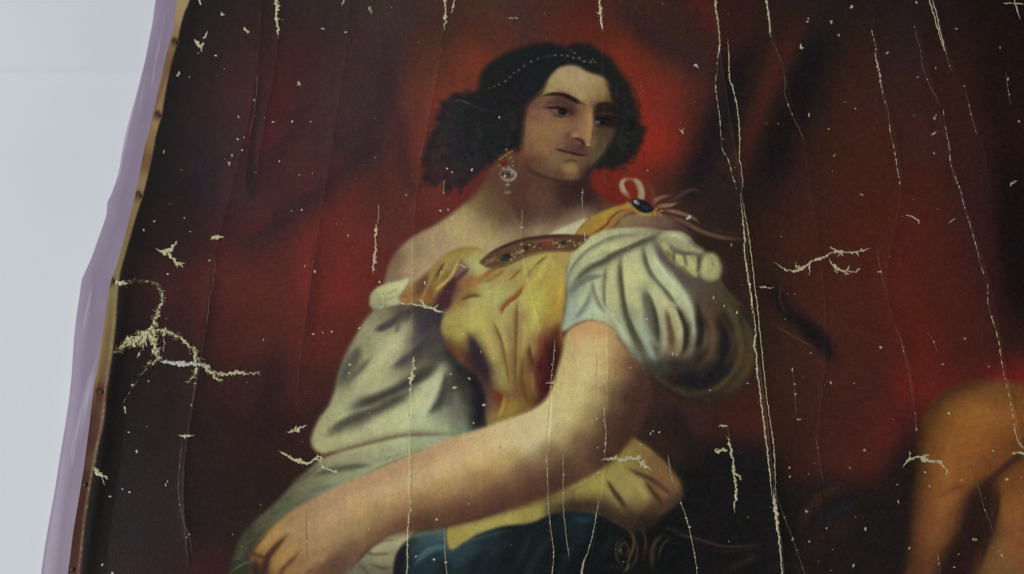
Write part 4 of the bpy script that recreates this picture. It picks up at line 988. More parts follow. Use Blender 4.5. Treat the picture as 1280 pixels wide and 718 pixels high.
    S([(896, 326), (900, 338), (896, 350)], (120, 112, 84), 1.4, 3.4, 0.6)


def paint_ornaments():
    S = stroke
    # shoulder beyond the strap
    field([(764, 287), (772, 278), (786, 271), (805, 268), (822, 269), (840, 276), (856, 287), (872, 302), (862, 298), (850, 291), (825, 288), (795, 285)],
          [(775, 282, 132, 104, 72), (800, 276, 122, 94, 70), (825, 278, 104, 74, 62), (850, 288, 76, 50, 46), (868, 300, 56, 36, 36)], 1.4, 3, 'skin')
    # gold strap
    field([(718, 299), (724, 288), (734, 277), (750, 268), (768, 261), (784, 257), (793, 260), (794, 266), (782, 270), (772, 278), (766, 286), (752, 291), (736, 298)],
          [(725, 294, 150, 118, 56), (740, 280, 152, 124, 54), (760, 268, 166, 138, 58), (780, 262, 160, 128, 56), (750, 286, 162, 116, 52),
           (768, 276, 146, 104, 56), (785, 268, 132, 92, 54)], 1.1, 3, 'strap')
    S([(735, 297, .9), (748, 290, 1.4), (757, 284, 1.4), (764, 274, 1.4), (774, 267, 1.2), (788, 264, .8)], (100, 58, 30), soft=2, a=0.85)
    S([(766, 286), (771, 282), (774, 277)], (96, 62, 38), 1.6, 3, 0.7)
    S([(718, 298), (725, 287), (736, 277)], (108, 84, 48), 0.9, 2, 0.7)
    # jewelled neckline band
    fill([(600, 331), (608, 323), (622, 315), (640, 307), (660, 301), (682, 297.5), (706, 296), (733, 296.5), (735, 300), (727, 308),
          (717, 316), (700, 317), (680, 318), (662, 322), (644, 330), (628, 337), (612, 338)], (88, 64, 44), 0.9, 1.0, 'neckline')
    S([(601, 329), (614, 319), (634, 309), (658, 301.5), (684, 298), (710, 297), (732, 298)], (66, 34, 32), 1.9, 2.2, 0.95)
    S([(612, 337), (630, 334), (646, 326), (664, 320), (686, 316.5), (715, 315)], (132, 98, 52), 0.9, 1.8, 0.8)
    fill([(668, 305), (690, 302), (691, 311), (678, 312), (668, 312)], (96, 46, 36), 1.0, 0.85, smooth=False)
    S([(665, 306), (690, 303), (691, 312)], (150, 112, 78), 0.6, 1.2, 0.8)
    dab(685, 307, 4, 3, (126, 60, 44), 0, 0.8, 0.7)
    dab(632, 324, 7.5, 4.2, (38, 36, 34), -22, 0.4, 0.92)
    dab(658, 313, 3.0, 3.4, (44, 40, 34), 0, 0.5, 0.85)
    dab(705, 306, 3.4, 3.0, (40, 38, 28), 0, 0.5, 0.9)
    dab(612, 329, 5, 2.2, (132, 90, 72), -30, 0.6, 0.8)
    dab(674, 309, 4, 1.4, (64, 32, 32), 0, 0.6, 0.7)
    r = np.random.default_rng(3)
    for k in range(110):
        t = r.uniform(0, 1)
        x = 604 + 124 * t
        yc = np.interp(x, [600, 620, 645, 670, 700, 730], [332, 326, 318, 310, 307, 305])
        y = yc + r.uniform(-4.5, 5)
        if 625 < x < 640 or 664 < x < 691:
            if r.random() < 0.8:
                continue
        c = [(158, 132, 76), (146, 120, 88), (56, 44, 32), (150, 132, 96), (40, 34, 28), (118, 78, 58)][int(r.integers(0, 6))]
        dab(x, y, r.uniform(0.8, 1.9), r.uniform(0.7, 1.3), c, r.uniform(-40, 20), 0.9, 0.75)
    for x, y in [(640, 321), (643, 324), (639, 327), (652, 308), (654, 316), (648, 318), (662, 309), (668, 311), (695, 306), (712, 304), (718, 309), (699, 311)]:
        dab(x, y, 1.4, 1.2, (172, 156, 108), 0, 0.9, 0.85)
    # bow of pale ribbon and dark stone brooch
    S([(800, 230, 1), (811, 236, 2), (816, 248, 2.4), (812, 258, 2)], (112, 62, 46), soft=5, a=0.55)
    S([(787, 250, 2.2), (779, 241, 3.2), (776.5, 233, 3), (780, 227.5, 2.2), (788, 226.5, 1.6)], (150, 130, 100), soft=2.4, a=0.95, reg='brooch')
    S([(788, 226.5, 1.8), (795, 229, 3), (800, 238, 4.2), (801, 248, 4.2), (799, 256, 3.6)], (152, 130, 94), soft=2.6, a=0.95, reg='brooch')
    S([(791, 229), (797, 238), (797, 250)], (116, 90, 64), 0.9, 2.2, 0.7)
    S([(778, 230), (779, 238), (784, 246)], (176, 158, 124), 1.0, 2.4, 0.6)
    S([(816, 258, 2.5), (820, 252, 2.8), (828, 249, 2), (839, 247.5, .8)], (120, 92, 76), soft=2.6, a=0.85)
    S([(817, 262, 1.5), (828, 260, 2.4), (838, 259, 2), (847, 256, .8)], (134, 110, 84), soft=2.4, a=0.85)
    S([(832, 256, 1), (845, 250, 1.8), (856, 243, 1.8), (866, 240.5, 1.4), (876, 244, .8)], (84, 60, 52), soft=3.4, a=0.65)
    S([(824, 265, 1), (838, 266.5, 2), (852, 270, 2.2), (866, 276, 1.6), (874, 282, 1)], (124, 98, 72), soft=2.8, a=0.85)
    S([(822, 268, 1), (840, 274, 2), (856, 281, 2.6), (872, 290, 2.6), (890, 297, 2.4), (910, 301, 2), (938, 303, 1)], (104, 76, 56), soft=3.4, a=0.8)
    S([(872, 284), (900, 292), (925, 297)], (70, 50, 42), 2, 6, 0.4)
    dab(803.5, 262.5, 16.5, 8.2, (142, 116, 54), 27, 0.25, 0.9, 'brooch')
    dab(803, 260.5, 15.5, 7.2, (27, 25, 29), 27, 0.3, 1.0, 'brooch')
    dab(795, 255.5, 4.5, 2.2, (122, 120, 112), 40, 0.7, 0.85)
    dab(793.5, 255, 1.8, 1.4, (176, 174, 164), 40, 0.8, 0.8)
    dab(806, 262, 5, 2.4, (56, 50, 62), 27, 0.9, 0.6)
    for x, y in [(784, 256), (787, 259), (783, 260), (794, 267), (797, 270), (801, 271), (806, 271.5), (812, 270.5), (818, 268), (820, 264), (822, 268), (826, 266), (825, 271), (819, 271)]:
        dab(x, y, 1.6, 1.5, (160, 130, 52), 0, 0.8, 0.85, 'brooch')
    S([(797, 268.5), (806, 270), (815, 268), (819, 264)], (168, 148, 82), 0.8, 1.6, 0.85)


def paint_finish():
    """Hand of the painter and age: faint streaks, mottling, grain of the canvas."""
    IMG[:] = gblur(IMG, 0.4)
    g = 1 + 0.016 * noise(PH, PW, (7, 5), 1) + 0.012 * noise(PH, PW, (60, 22), 2) + 0.012 * noise(PH, PW, (45, 45), 3)
    g += 0.007 * noise(PH, PW, (160, 2.2), 4) + 0.025 * noise(PH, PW, (2, 2), 12)
    IMG[:] *= g[..., None]
    IMG[:] += 3.0 * RNG.standard_normal((PH, PW, 1)).astype(np.float32)
    IMG[..., 0] += 2.0 * noise(PH, PW, (3, 3), 6) + 0.8 * noise(PH, PW, (10, 10), 9)
    IMG[..., 1] += 1.2 * noise(PH, PW, (5, 5), 10)
    IMG[..., 2] += 2.2 * noise(PH, PW, (3, 3), 7) + 0.9 * noise(PH, PW, (14, 14), 8)
    np.clip(IMG, 4, 255, IMG)


def deepen(reg, pivot, gain, soft=2.0):
    m = gblur((REG == RID[reg]).astype(np.float32), soft)[..., None]
    IMG[:] += m * ((IMG - pivot) * (gain - 1))


def paint_all():
    paint_backdrop()
    paint_leg()
    paint_hair()
    paint_skin()
    paint_face()
    deepen('face', np.array((110, 82, 58), np.float32), 1.18, 1.0)
    paint_bodice()
    deepen('bodice', np.array((140, 115, 66), np.float32), 1.12)
    paint_left_sleeve()
    deepen('left_sleeve', np.array((118, 114, 92), np.float32), 1.15)
    paint_sash_and_skirt()
    paint_cuff()
    paint_arm()
    paint_right_sleeve()
    deepen('right_sleeve', np.array((110, 108, 84), np.float32), 1.10)
    paint_ornaments()
    paint_finish()
# ----------------------------------------------------------------------------
# helpers
# ----------------------------------------------------------------------------
COL = scene.collection


def link(name, mesh, mat=None, parent=None):
    o = bpy.data.objects.new(name, mesh)
    COL.objects.link(o)
    if mat is not None:
        mesh.materials.append(mat)
    if parent is not None:
        o.parent = parent
    return o


def grid_mesh(name, V, F, colours=None, normals=None):
    """Quad mesh straight from arrays."""
    m = bpy.data.meshes.new(name)
    nv, nf = len(V), len(F)
    k = F.shape[1]
    m.vertices.add(nv)
    m.vertices.foreach_set('co', np.ascontiguousarray(V, np.float32).ravel())
    m.loops.add(nf * k)
    m.loops.foreach_set('vertex_index', np.ascontiguousarray(F, np.int32).ravel())
    m.polygons.add(nf)
    m.polygons.foreach_set('loop_start', np.arange(0, nf * k, k, dtype=np.int32))
    m.update(calc_edges=True)
    m.polygons.foreach_set('use_smooth', np.ones(nf, bool))
    if colours is not None:
        at = m.color_attributes.new('paint', 'FLOAT_COLOR', 'POINT')
        c = np.ones((nv, 4), np.float32)
        c[:, :3] = colours
        at.data.foreach_set('color', c.ravel())
    if normals is not None:
        m.normals_split_custom_set_from_vertices(normals.tolist())
    return m


def nodes(name):
    mat = bpy.data.materials.new(name)
    mat.use_nodes = True
    nt = mat.node_tree
    return mat, nt, nt.nodes['Principled BSDF']


def add(nt, kind, **kw):
    n = nt.nodes.new(kind)
    for k, v in kw.items():
        if hasattr(n, k):
            setattr(n, k, v)
        else:
            n.inputs[k].default_value = v
    return n


def ramp(nt, fac, stops):
    n = nt.nodes.new('ShaderNodeValToRGB')
    e = n.color_ramp.elements
    e[0].position, e[0].color = stops[0][0], stops[0][1] + (1,)
    e[1].position, e[1].color = stops[-1][0], stops[-1][1] + (1,)
    for p, c in stops[1:-1]:
        q = e.new(p); q.color = c + (1,)
    nt.links.new(fac, n.inputs[0])
    return n.outputs[0]


def lin(c):
    c = np.asarray(c, np.float32) / 255.0
    return np.where(c <= 0.04045, c / 12.92, ((c + 0.055) / 1.055) ** 2.4)


# ----------------------------------------------------------------------------
# materials
# ----------------------------------------------------------------------------
def mat_oil_paint():
    mat, nt, b = nodes('oil_paint_on_canvas')
    L = nt.links.new
    at = add(nt, 'ShaderNodeAttribute', attribute_name='paint')
    tc = add(nt, 'ShaderNodeTexCoord')
    wx = add(nt, 'ShaderNodeTexWave', wave_type='BANDS', bands_direction='X', Scale=215.0, Distortion=2.0, Detail=1.0)
    wz = add(nt, 'ShaderNodeTexWave', wave_type='BANDS', bands_direction='Z', Scale=215.0, Distortion=2.0, Detail=1.0)
    L(tc.outputs['Object'], wx.inputs['Vector']); L(tc.outputs['Object'], wz.inputs['Vector'])
    mx = add(nt, 'ShaderNodeMath', operation='ADD')
    L(wx.outputs['Fac'], mx.inputs[0]); L(wz.outputs['Fac'], mx.inputs[1])
    # threads of the canvas take the paint a little unevenly
    gr = add(nt, 'ShaderNodeTexNoise', Scale=900.0, Detail=2.0, Roughness=0.7)
    L(tc.outputs['Object'], gr.inputs['Vector'])
    ad = add(nt, 'ShaderNodeMath', operation='ADD')
    wv = add(nt, 'ShaderNodeMath', operation='MULTIPLY')
    wv.inputs[1].default_value = 0.30
    L(mx.outputs[0], wv.inputs[0])
    L(wv.outputs[0], ad.inputs[0]); L(gr.outputs['Fac'], ad.inputs[1])
    mr = add(nt, 'ShaderNodeMapRange')
    mr.inputs['From Min'].default_value = 0.35; mr.inputs['From Max'].default_value = 1.25
    mr.inputs['To Min'].default_value = 0.88; mr.inputs['To Max'].default_value = 1.12
    L(ad.outputs[0], mr.inputs['Value'])
    vm = add(nt, 'ShaderNodeVectorMath', operation='SCALE')
    L(at.outputs['Color'], vm.inputs[0]); L(mr.outputs['Result'], vm.inputs['Scale'])
    L(vm.outputs['Vector'], b.inputs['Base Color'])
    bp = add(nt, 'ShaderNodeBump', Strength=0.1, Distance=0.0003)
    L(mx.outputs[0], bp.inputs['Height'])
    n2 = add(nt, 'ShaderNodeTexNoise', Scale=55.0, Detail=5.0, Roughness=0.6)
    L(tc.outputs['Object'], n2.inputs['Vector'])
    b2 = add(nt, 'ShaderNodeBump', Strength=0.25, Distance=0.0008)
    L(n2.outputs['Fac'], b2.inputs['Height'])
    L(bp.outputs['Normal'], b2.inputs['Normal'])
    L(b2.outputs['Normal'], b.inputs['Normal'])
    r = add(nt, 'ShaderNodeMapRange')
    r.inputs['To Min'].default_value = 0.28; r.inputs['To Max'].default_value = 0.46
    L(n2.outputs['Fac'], r.inputs['Value'])
    L(r.outputs['Result'], b.inputs['Roughness'])
    b.inputs['Specular IOR Level'].default_value = 0.09
    return mat


def mat_ground_layer(name, c0, c1, scale=900.0):
    mat, nt, b = nodes(name)
    tc = add(nt, 'ShaderNodeTexCoord')
    n = add(nt, 'ShaderNodeTexNoise', Scale=scale, Detail=3.0)
    nt.links.new(tc.outputs['Object'], n.inputs['Vector'])
    nt.links.new(ramp(nt, n.outputs['Fac'], [(0.3, c0), (0.7, c1)]), b.inputs['Base Color'])
    b.inputs['Roughness'].default_value = 0.9
    b.inputs['Specular IOR Level'].default_value = 0.09
    return mat


def mat_wall():
    mat, nt, b = nodes('white_wall_paint')
    L = nt.links.new
    tc = add(nt, 'ShaderNodeTexCoord')
    n = add(nt, 'ShaderNodeTexNoise', Scale=6.0, Detail=4.0)
    L(tc.outputs['Object'], n.inputs['Vector'])
    L(ramp(nt, n.outputs['Fac'], [(0.25, (0.655, 0.675, 0.69)), (0.75, (0.685, 0.705, 0.712))]), b.inputs['Base Color'])
    n2 = add(nt, 'ShaderNodeTexNoise', Scale=380.0, Detail=3.0)
    L(tc.outputs['Object'], n2.inputs['Vector'])
    bp = add(nt, 'ShaderNodeBump', Strength=0.12, Distance=0.001)
    L(n2.outputs['Fac'], bp.inputs['Height'])
    L(bp.outputs['Normal'], b.inputs['Normal'])
    b.inputs['Roughness'].default_value = 0.75
    return mat


def mat_lilac():
    mat, nt, b = nodes('lilac_gloss_paint')
    L = nt.links.new
    tc = add(nt, 'ShaderNodeTexCoord')
    n = add(nt, 'ShaderNodeTexNoise', Scale=24.0, Detail=6.0, Roughness=0.65)
    L(tc.outputs['Object'], n.inputs['Vector'])
    base = ramp(nt, n.outputs['Fac'], [(0.25, (0.235, 0.178, 0.25)), (0.75, (0.285, 0.222, 0.30))])
    mp = add(nt, 'ShaderNodeMapping')
    mp.inputs['Scale'].default_value = (160, 160, 9)
    mp.inputs['Rotation'].default_value = (0, math.radians(14), 0)
    L(tc.outputs['Object'], mp.inputs['Vector'])
    s = add(nt, 'ShaderNodeTexNoise', Scale=1.0, Detail=3.0)
    L(mp.outputs['Vector'], s.inputs['Vector'])
    f = ramp(nt, s.outputs['Fac'], [(0.58, (0, 0, 0)), (0.76, (0.8, 0.8, 0.8))])
    mx = add(nt, 'ShaderNodeMix', data_type='RGBA')
    L(f, mx.inputs['Factor']); L(base, mx.inputs['A'])
    mx.inputs['B'].default_value = (0.52, 0.47, 0.56, 1)
    L(mx.outputs['Result'], b.inputs['Base Color'])
    b.inputs['Roughness'].default_value = 0.5
    bp = add(nt, 'ShaderNodeBump', Strength=0.15, Distance=0.001)
    L(n.outputs['Fac'], bp.inputs['Height'])
    L(bp.outputs['Normal'], b.inputs['Normal'])
    return mat


def mat_iron():
    mat, nt, b = nodes('rusty_iron')
    n = add(nt, 'ShaderNodeTexNoise', Scale=700.0, Detail=3.0)
    nt.links.new(ramp(nt, n.outputs['Fac'], [(0.3, (0.03, 0.02, 0.012)), (0.7, (0.09, 0.055, 0.03))]), b.inputs['Base Color'])
    b.inputs['Metallic'].default_value = 0.5
    b.inputs['Roughness'].default_value = 0.6
    return mat


M_PAINT = mat_oil_paint()
M_CREAM = mat_ground_layer('exposed_cream_ground', (0.38, 0.33, 0.18), (0.74, 0.68, 0.42), 420.0)
M_DULL = mat_ground_layer('thin_worn_ground', (0.24, 0.19, 0.12), (0.50, 0.44, 0.29), 500.0)
M_FAINT = mat_ground_layer('hairline_in_varnish', (0.10, 0.065, 0.045), (0.21, 0.15, 0.10), 300.0)
M_PALE = mat_ground_layer('hairline_in_pale_paint', (0.33, 0.27, 0.17), (0.52, 0.45, 0.30), 300.0)
M_THREAD = mat_ground_layer('frayed_canvas_thread', (0.42, 0.38, 0.21), (0.68, 0.63, 0.40))
M_WHITE = mat_ground_layer('white_backing_seen_through', (0.50, 0.49, 0.40), (0.66, 0.65, 0.56))
M_WALL, M_LILAC, M_IRON = mat_wall(), mat_lilac(), mat_iron()

# ----------------------------------------------------------------------------
# wall
# ----------------------------------------------------------------------------
WALL_Y = 0.020
wz_ = float(plane_xz(60, 95, WALL_Y)[1])
rows_z = np.concatenate([[-0.2], np.linspace(wz_ - 0.03, wz_ + 0.03, 25), [3.6]])
rows_y = WALL_Y - 0.0012 * np.exp(-((rows_z - wz_) / 0.008) ** 2) * np.where(rows_z > wz_, 1.0, 0.7)
V = np.array([(x, y, z) for y, z in zip(rows_y, rows_z) for x in (-2.2, 2.2)], np.float32)
k_ = np.arange(len(rows_z) - 1) * 2
wall = link('wall', grid_mesh('wall', V, np.stack([k_, k_ + 1, k_ + 3, k_ + 2], -1)), M_WALL)
wall['kind'] = 'structure'
wall['label'] = 'plain white wall behind the painting'

# ----------------------------------------------------------------------------
# outlines along the left side, as traced (picture pixels)
# ----------------------------------------------------------------------------
OUT = [(262, -150), (240, -75), (223, 0), (218, 40), (211, 65), (200, 112), (188, 168), (183, 184), (172, 240), (160, 290), (148, 333),
       (139, 360), (133, 400), (126, 450), (119, 490), (113, 540), (106, 592), (99, 635), (93, 672), (87, 718), (72, 800), (58, 890)]
INN = [(278, -150), (256, -75), (239, 0), (231, 20), (225, 42), (222, 58), (214, 86), (206, 128), (203, 146), (196, 172), (190, 204), (180, 245), (172, 270),
       (159, 315), (151, 345), (148, 372), (146, 405), (142, 442), (136, 482), (131, 530), (124, 562), (115, 612), (108, 658), (102, 718), (88, 800), (72, 890)]
LIL = [(228, -150), (207, -75), (190, 0), (186, 30), (179, 70), (166, 116), (153, 170), (144, 212), (135, 240), (130, 252), (129, 268), (121, 292),
       (110, 320), (98, 346), (96, 356), (92, 392), (88, 430), (82, 488), (76, 540), (66, 596), (56, 650), (47, 718), (36, 800), (24, 890)]


def edge_of(trace, y=0.0):
    p = curve(trace, False, 8)
    x, z = plane_xz(p[:, 0], p[:, 1], y)
    k = np.argsort(z)
    return z[k], x[k]


TACKS = [(219.5, 54), (198.5, 145), (174.5, 245), (141, 352), (126, 490), (106, 606), (90, 712)]


def paint_margin():
    """Bare tacking margin down the left side of the canvas."""
    pts = OUT + INN[::-1]
    field([(u + (1 if i >= len(OUT) else -25), v) for i, (u, v) in enumerate(pts)],
          [(240, -80, 139, 118, 81), (232, 0, 145, 122, 84), (226, 15, 146, 124, 86), (219, 50, 132, 106, 71), (212, 75, 109, 82, 56),
           (205, 115, 126, 98, 65), (196, 150, 135, 112, 75), (191, 178, 122, 98, 63), (184, 205, 104, 74, 50), (181, 230, 128, 108, 71),
           (170, 262, 122, 102, 65), (163, 295, 119, 98, 60), (152, 332, 119, 104, 67), (144, 360, 122, 110, 71), (140, 400, 119, 104, 67),
           (134, 430, 115, 98, 60), (143, 420, 111, 92, 69), (126, 465, 107, 88, 54), (133, 470, 104, 78, 63), (126, 490, 79, 44, 37), (120, 520, 70, 38, 29),
           (128, 520, 93, 70, 54), (116, 560, 68, 36, 29), (122, 565, 96, 76, 54), (108, 610, 68, 36, 29), (101, 650, 66, 34, 27), (95, 690, 70, 38, 29),
           (90, 718, 76, 40, 31), (75, 800, 70, 38, 29)], 0.6, 3.0)
    stroke([(135, 375), (131, 420), (124, 470), (117, 520)], (150, 122, 66), 1.4, 2.4, 0.7)
    stroke([(142, 372), (138, 420), (131, 468)], (104, 76, 48), 1.0, 2.2, 0.7)
    stroke([(118, 500), (110, 545), (106, 580)], (48, 22, 18), 2.2, 4, 0.6)
    for a, b in (((222, 60), (186, 172)), ((183, 186), (160, 292))):
        stroke([a, ((a[0] + b[0]) / 2 - 2, (a[1] + b[1]) / 2), b], (100, 66, 46), 1.6, 3, 0.6)
    for u, v in TACKS:
        dab(u, v + 2, 5, 7, (74, 48, 30), 0, 1.2, 0.6)
        dab(u, v, 3.6, 3.6, (44, 30, 20), 0, 0.8, 0.7)
    p = curve(INN, False, 6)
    low = p[p[:, 1] > 392]
    stroke([(u - 2.2, v) for u, v in low[::5]], (126, 108, 78), 0.9, 1.6, 0.75)
    for u, v in low:
        stroke([(u - 1.6 + RNG.normal(0, .7), v - 2.5), (u - 1.6 + RNG.normal(0, .7), v + 3)], (164, 148, 106), RNG.uniform(.2, .9), 1.2, RNG.uniform(.2, .8))
    # soft black edge of the painted surface
    stroke([(u + 11, v) for u, v in INN], (17, 13, 12), 6, 6, 0.6)


paint_all()
paint_margin()

# ----------------------------------------------------------------------------
# canvas relief (metres towards the viewer)
# ----------------------------------------------------------------------------
CREASES = [  # (trace, height, half-width in metres, one-sided)
    ([(330, -40), (322, 90), (300, 200), (270, 320), (256, 430), (240, 520), (230, 610), (238, 718)], 0.00045, 0.006),
    ([(345, -40), (347, 60), (330, 160), (318, 240)], 0.00035, 0.005),
    ([(440, -40), (432, 60), (418, 160), (398, 290), (382, 400), (368, 520)], 0.0003, 0.006),
    ([(560, -40), (552, 60), (520, 250), (515, 450), (512, 600), (508, 760)], 0.0004, 0.006),
    ([(750, -40), (753, 60), (757, 300), (757, 540), (745, 660), (725, 760)], 0.0003, 0.006),
    ([(650, 250), (655, 330), (688, 480), (684, 600), (692, 760)], 0.0003, 0.005),
    ([(888, -60), (897, 60), (910, 150), (926, 250), (940, 400), (955, 520), (970, 640), (982, 760)], 0.0011, 0.007),
    ([(950, -60), (968, 60), (1000, 170), (1020, 300), (1030, 420), (1020, 560), (1030, 700)], 0.0004, 0.006),
    ([(1080, -60), (1100, 100), (1125, 225), (1106, 360), (1134, 455), (1146, 560)], 0.00045, 0.006),
    ([(1150, -60), (1180, 60), (1222, 170), (1240, 260)], 0.0005, 0.006),
    ([(1140, 20), (1165, 115), (1190, 210), (1235, 355), (1258, 480), (1290, 620)], 0.0005, 0.006),
]
CREASE_LINES = []
for tr, h, w in CREASES:
    p = curve(tr, False, 8)
    x, z = plane_xz(p[:, 0], p[:, 1])
    k = np.argsort(z)
    CREASE_LINES.append((z[k], x[k], h, w))


def relief(x, z):
    h = 0.0012 * np.sin(x * 9.0 + 1.1 * np.sin(z * 5.0)) + 0.0008 * np.sin(x * 23.0 + z * 4.0 + 1.3) + 0.0006 * np.sin(z * 17.0 - x * 6.0)
    for cz, cx, ch, cw in CREASE_LINES:
        d = x - np.interp(z, cz, cx)
        fade = np.clip((z - cz[0]) / 0.04, 0, 1) * np.clip((cz[-1] - z) / 0.04, 0, 1)
        h = h + fade * 1.9 * ch * np.exp(-np.abs(d) / cw) * np.where(d > 0, 1.0, 0.55)
    ez = np.interp(z, EDGE_Z, EDGE_X)
    return 0.0035 + h * np.clip((x - ez) / 0.03, 0, 1) + 0.0004 * np.exp(-((x - ez - 0.014) / 0.006) ** 2)


EDGE_Z, EDGE_X = edge_of(OUT)

# ----------------------------------------------------------------------------
# the painting
# ----------------------------------------------------------------------------
painting = bpy.data.objects.new('oil_painting', None)
COL.objects.link(painting)
painting.empty_display_size = 0.1
Z_BOT, Z_TOP = float(plane_xz(640, 868)[1]), float(plane_xz(640, -118)[1])
X_RIGHT = 0.62
painting.location = (0.1, 0.0, Z_BOT)
painting['label'] = 'old oil painting of a seated dark-haired woman before red drapery, cracked and flaking'
painting['category'] = 'painting'
bpy.context.view_layer.update()
ORI = np.array(painting.location, np.float32)

z_vis0, z_vis1 = float(plane_xz(640, 726)[1]), float(plane_xz(640, -8)[1])
zs = np.concatenate([np.arange(Z_BOT, z_vis0, 0.004), np.arange(z_vis0, z_vis1, 0.00080), np.arange(z_vis1, Z_TOP, 0.004), [Z_TOP]])
X_MID = 0.552
sx = np.concatenate([np.linspace(0, 1, 1190, endpoint=False), np.linspace(1, 2, 18)])
xe = np.interp(zs, EDGE_Z, EDGE_X)
GX = np.where(sx[None] <= 1, xe[:, None] + (X_MID - xe[:, None]) * np.minimum(sx, 1)[None], X_MID + (X_RIGHT - X_MID) * (np.maximum(sx, 1) - 1)[None])
GZ = np.repeat(zs[:, None], len(sx), 1)
GH = relief(GX, GZ)
e = 0.0006
NX = (relief(GX + e, GZ) - relief(GX - e, GZ)) / (2 * e)
NZ = (relief(GX, GZ + e) - relief(GX, GZ - e)) / (2 * e)
NRM = np.stack([-NX, -np.ones_like(NX), -NZ], -1)
NRM /= np.linalg.norm(NRM, axis=-1, keepdims=True)
POS = np.stack([GX, -GH, GZ], -1).astype(np.float32) - ORI
U, Vv = picture_uv(GX, GZ)


def sample(arr, u, v):
    fu = np.clip(u - PX0 - 0.5, 0, PW - 1.001); fv = np.clip(v - PY0 - 0.5, 0, PH - 1.001)
    iu = fu.astype(int); iv = fv.astype(int)
    du = (fu - iu)[..., None]; dv = (fv - iv)[..., None]
    return ((arr[iv, iu] * (1 - du) + arr[iv, iu + 1] * du) * (1 - dv) + (arr[iv + 1, iu] * (1 - du) + arr[iv + 1, iu + 1] * du) * dv)


# light falling on the picture (the window is to the left); turns photographed colours into pigment colours
LIGHT_LEVEL = 0.72 * (1.02 - 0.00034 * (np.clip(U, 100, 1400) - 400))[..., None]
RGB = np.clip(lin(sample(IMG, U, Vv)) / LIGHT_LEVEL, 0.004, 0.85)

nr, nc = GX.shape
rid = np.zeros((nr - 1, nc - 1), np.uint8)
uc = 0.25 * (U[1:, 1:] + U[:-1, 1:] + U[1:, :-1] + U[:-1, :-1]); vc = 0.25 * (Vv[1:, 1:] + Vv[:-1, 1:] + Vv[1:, :-1] + Vv[:-1, :-1])
rid = REG[np.clip((vc - PY0).astype(int), 0, PH - 1), np.clip((uc - PX0).astype(int), 0, PW - 1)]
INN_Z, INN_X = edge_of(INN)
xc = 0.25 * (GX[1:, 1:] + GX[:-1, 1:] + GX[1:, :-1] + GX[:-1, :-1]); zc = 0.5 * (GZ[1:, 1:] + GZ[:-1, :-1])
MARGIN = 60
rid[xc < np.interp(zc, INN_Z, INN_X)] = MARGIN
idx = np.arange(nr * nc).reshape(nr, nc)
QUADS = np.stack([idx[:-1, :-1], idx[:-1, 1:], idx[1:, 1:], idx[1:, :-1]], -1).reshape(-1, 4)
RF = rid.reshape(-1)
POSf, NRMf, RGBf = POS.reshape(-1, 3), NRM.reshape(-1, 3), RGB.reshape(-1, 3)


def passage(name, ids, parent, label=None):
    q = QUADS[np.isin(RF, ids)]
    if len(q) == 0:
        return None
    used, inv = np.unique(q.ravel(), return_inverse=True)
    m = grid_mesh(name, POSf[used], inv.reshape(-1, 4), RGBf[used], NRMf[used])
    o = link(name, m, M_PAINT, parent)
    if label:
        o['label'] = label
    return o


def group(name, parent, label):
    o = bpy.data.objects.new(name, None)
    COL.objects.link(o)
    o.parent = parent
    o['label'] = label
    return o


R = RID
passage('painted_backdrop', [R['backdrop']], painting, 'dark red curtain painted behind the figures')
passage('tacking_margin', [MARGIN], painting, 'bare tan canvas edge with tack marks')
passage('painted_leg', [R['leg']], painting, 'bent bare knee of a second painted figure')
woman = group('painted_person', painting, 'painted seated woman in a yellow bodice and white sleeves')
passage('hair', [R['hair']], woman, 'black curled hair with a string of beads')
passage('face', [R['face']], woman, 'face turned to the side')
passage('neck_and_shoulder', [R['skin']], woman, 'bare neck and shoulders')
passage('earring', [R['earring']], woman, 'red and silver drop earring')
passage('bodice', [R['bodice']], woman, 'yellow gathered bodice')
passage('shoulder_strap', [R['strap']], woman, 'gold shoulder strap')
passage('neckline_band', [R['neckline']], woman, 'dark jewelled neckline band')
passage('brooch', [R['brooch']], woman, 'black oval brooch with a pale ribbon bow')
passage('sleeve', [R['left_sleeve']], woman, 'loose white sleeve with diagonal folds')
passage('sleeve', [R['right_sleeve']], woman, 'white puffed sleeve fading into brown shadow')
passage('cuff', [R['cuff']], woman, 'white cuff below the wrist')
passage('arm', [R['arm']], woman, 'bare arm and hand laid across the lap')
passage('sash', [R['sash']], woman, 'yellow sash behind the elbow')
passage('skirt', [R['skirt']], woman, 'dark blue skirt')

# thickness of the cloth: a turned strip behind the left and other edges
bd = np.concatenate([idx[::4, 0], idx[-1, ::6], idx[::-4, -1], idx[0, ::-6]])
P0 = POSf[bd]; P1 = P0.copy(); P1[:, 1] = 0.0030
n = len(bd)
a = np.arange(n); b_ = (a + 1) % n
m = grid_mesh('canvas_edge', np.vstack([P0, P1]), np.stack([a, b_, b_ + n, a + n], -1), np.tile(lin((120, 94, 62)), (2 * n, 1)))
link('canvas_edge', m, M_PAINT, painting)


# ----------------------------------------------------------------------------
# paint losses, cracks and threads: ragged ribbons standing just proud of the surface
# ----------------------------------------------------------------------------
KR = np.random.default_rng(21)


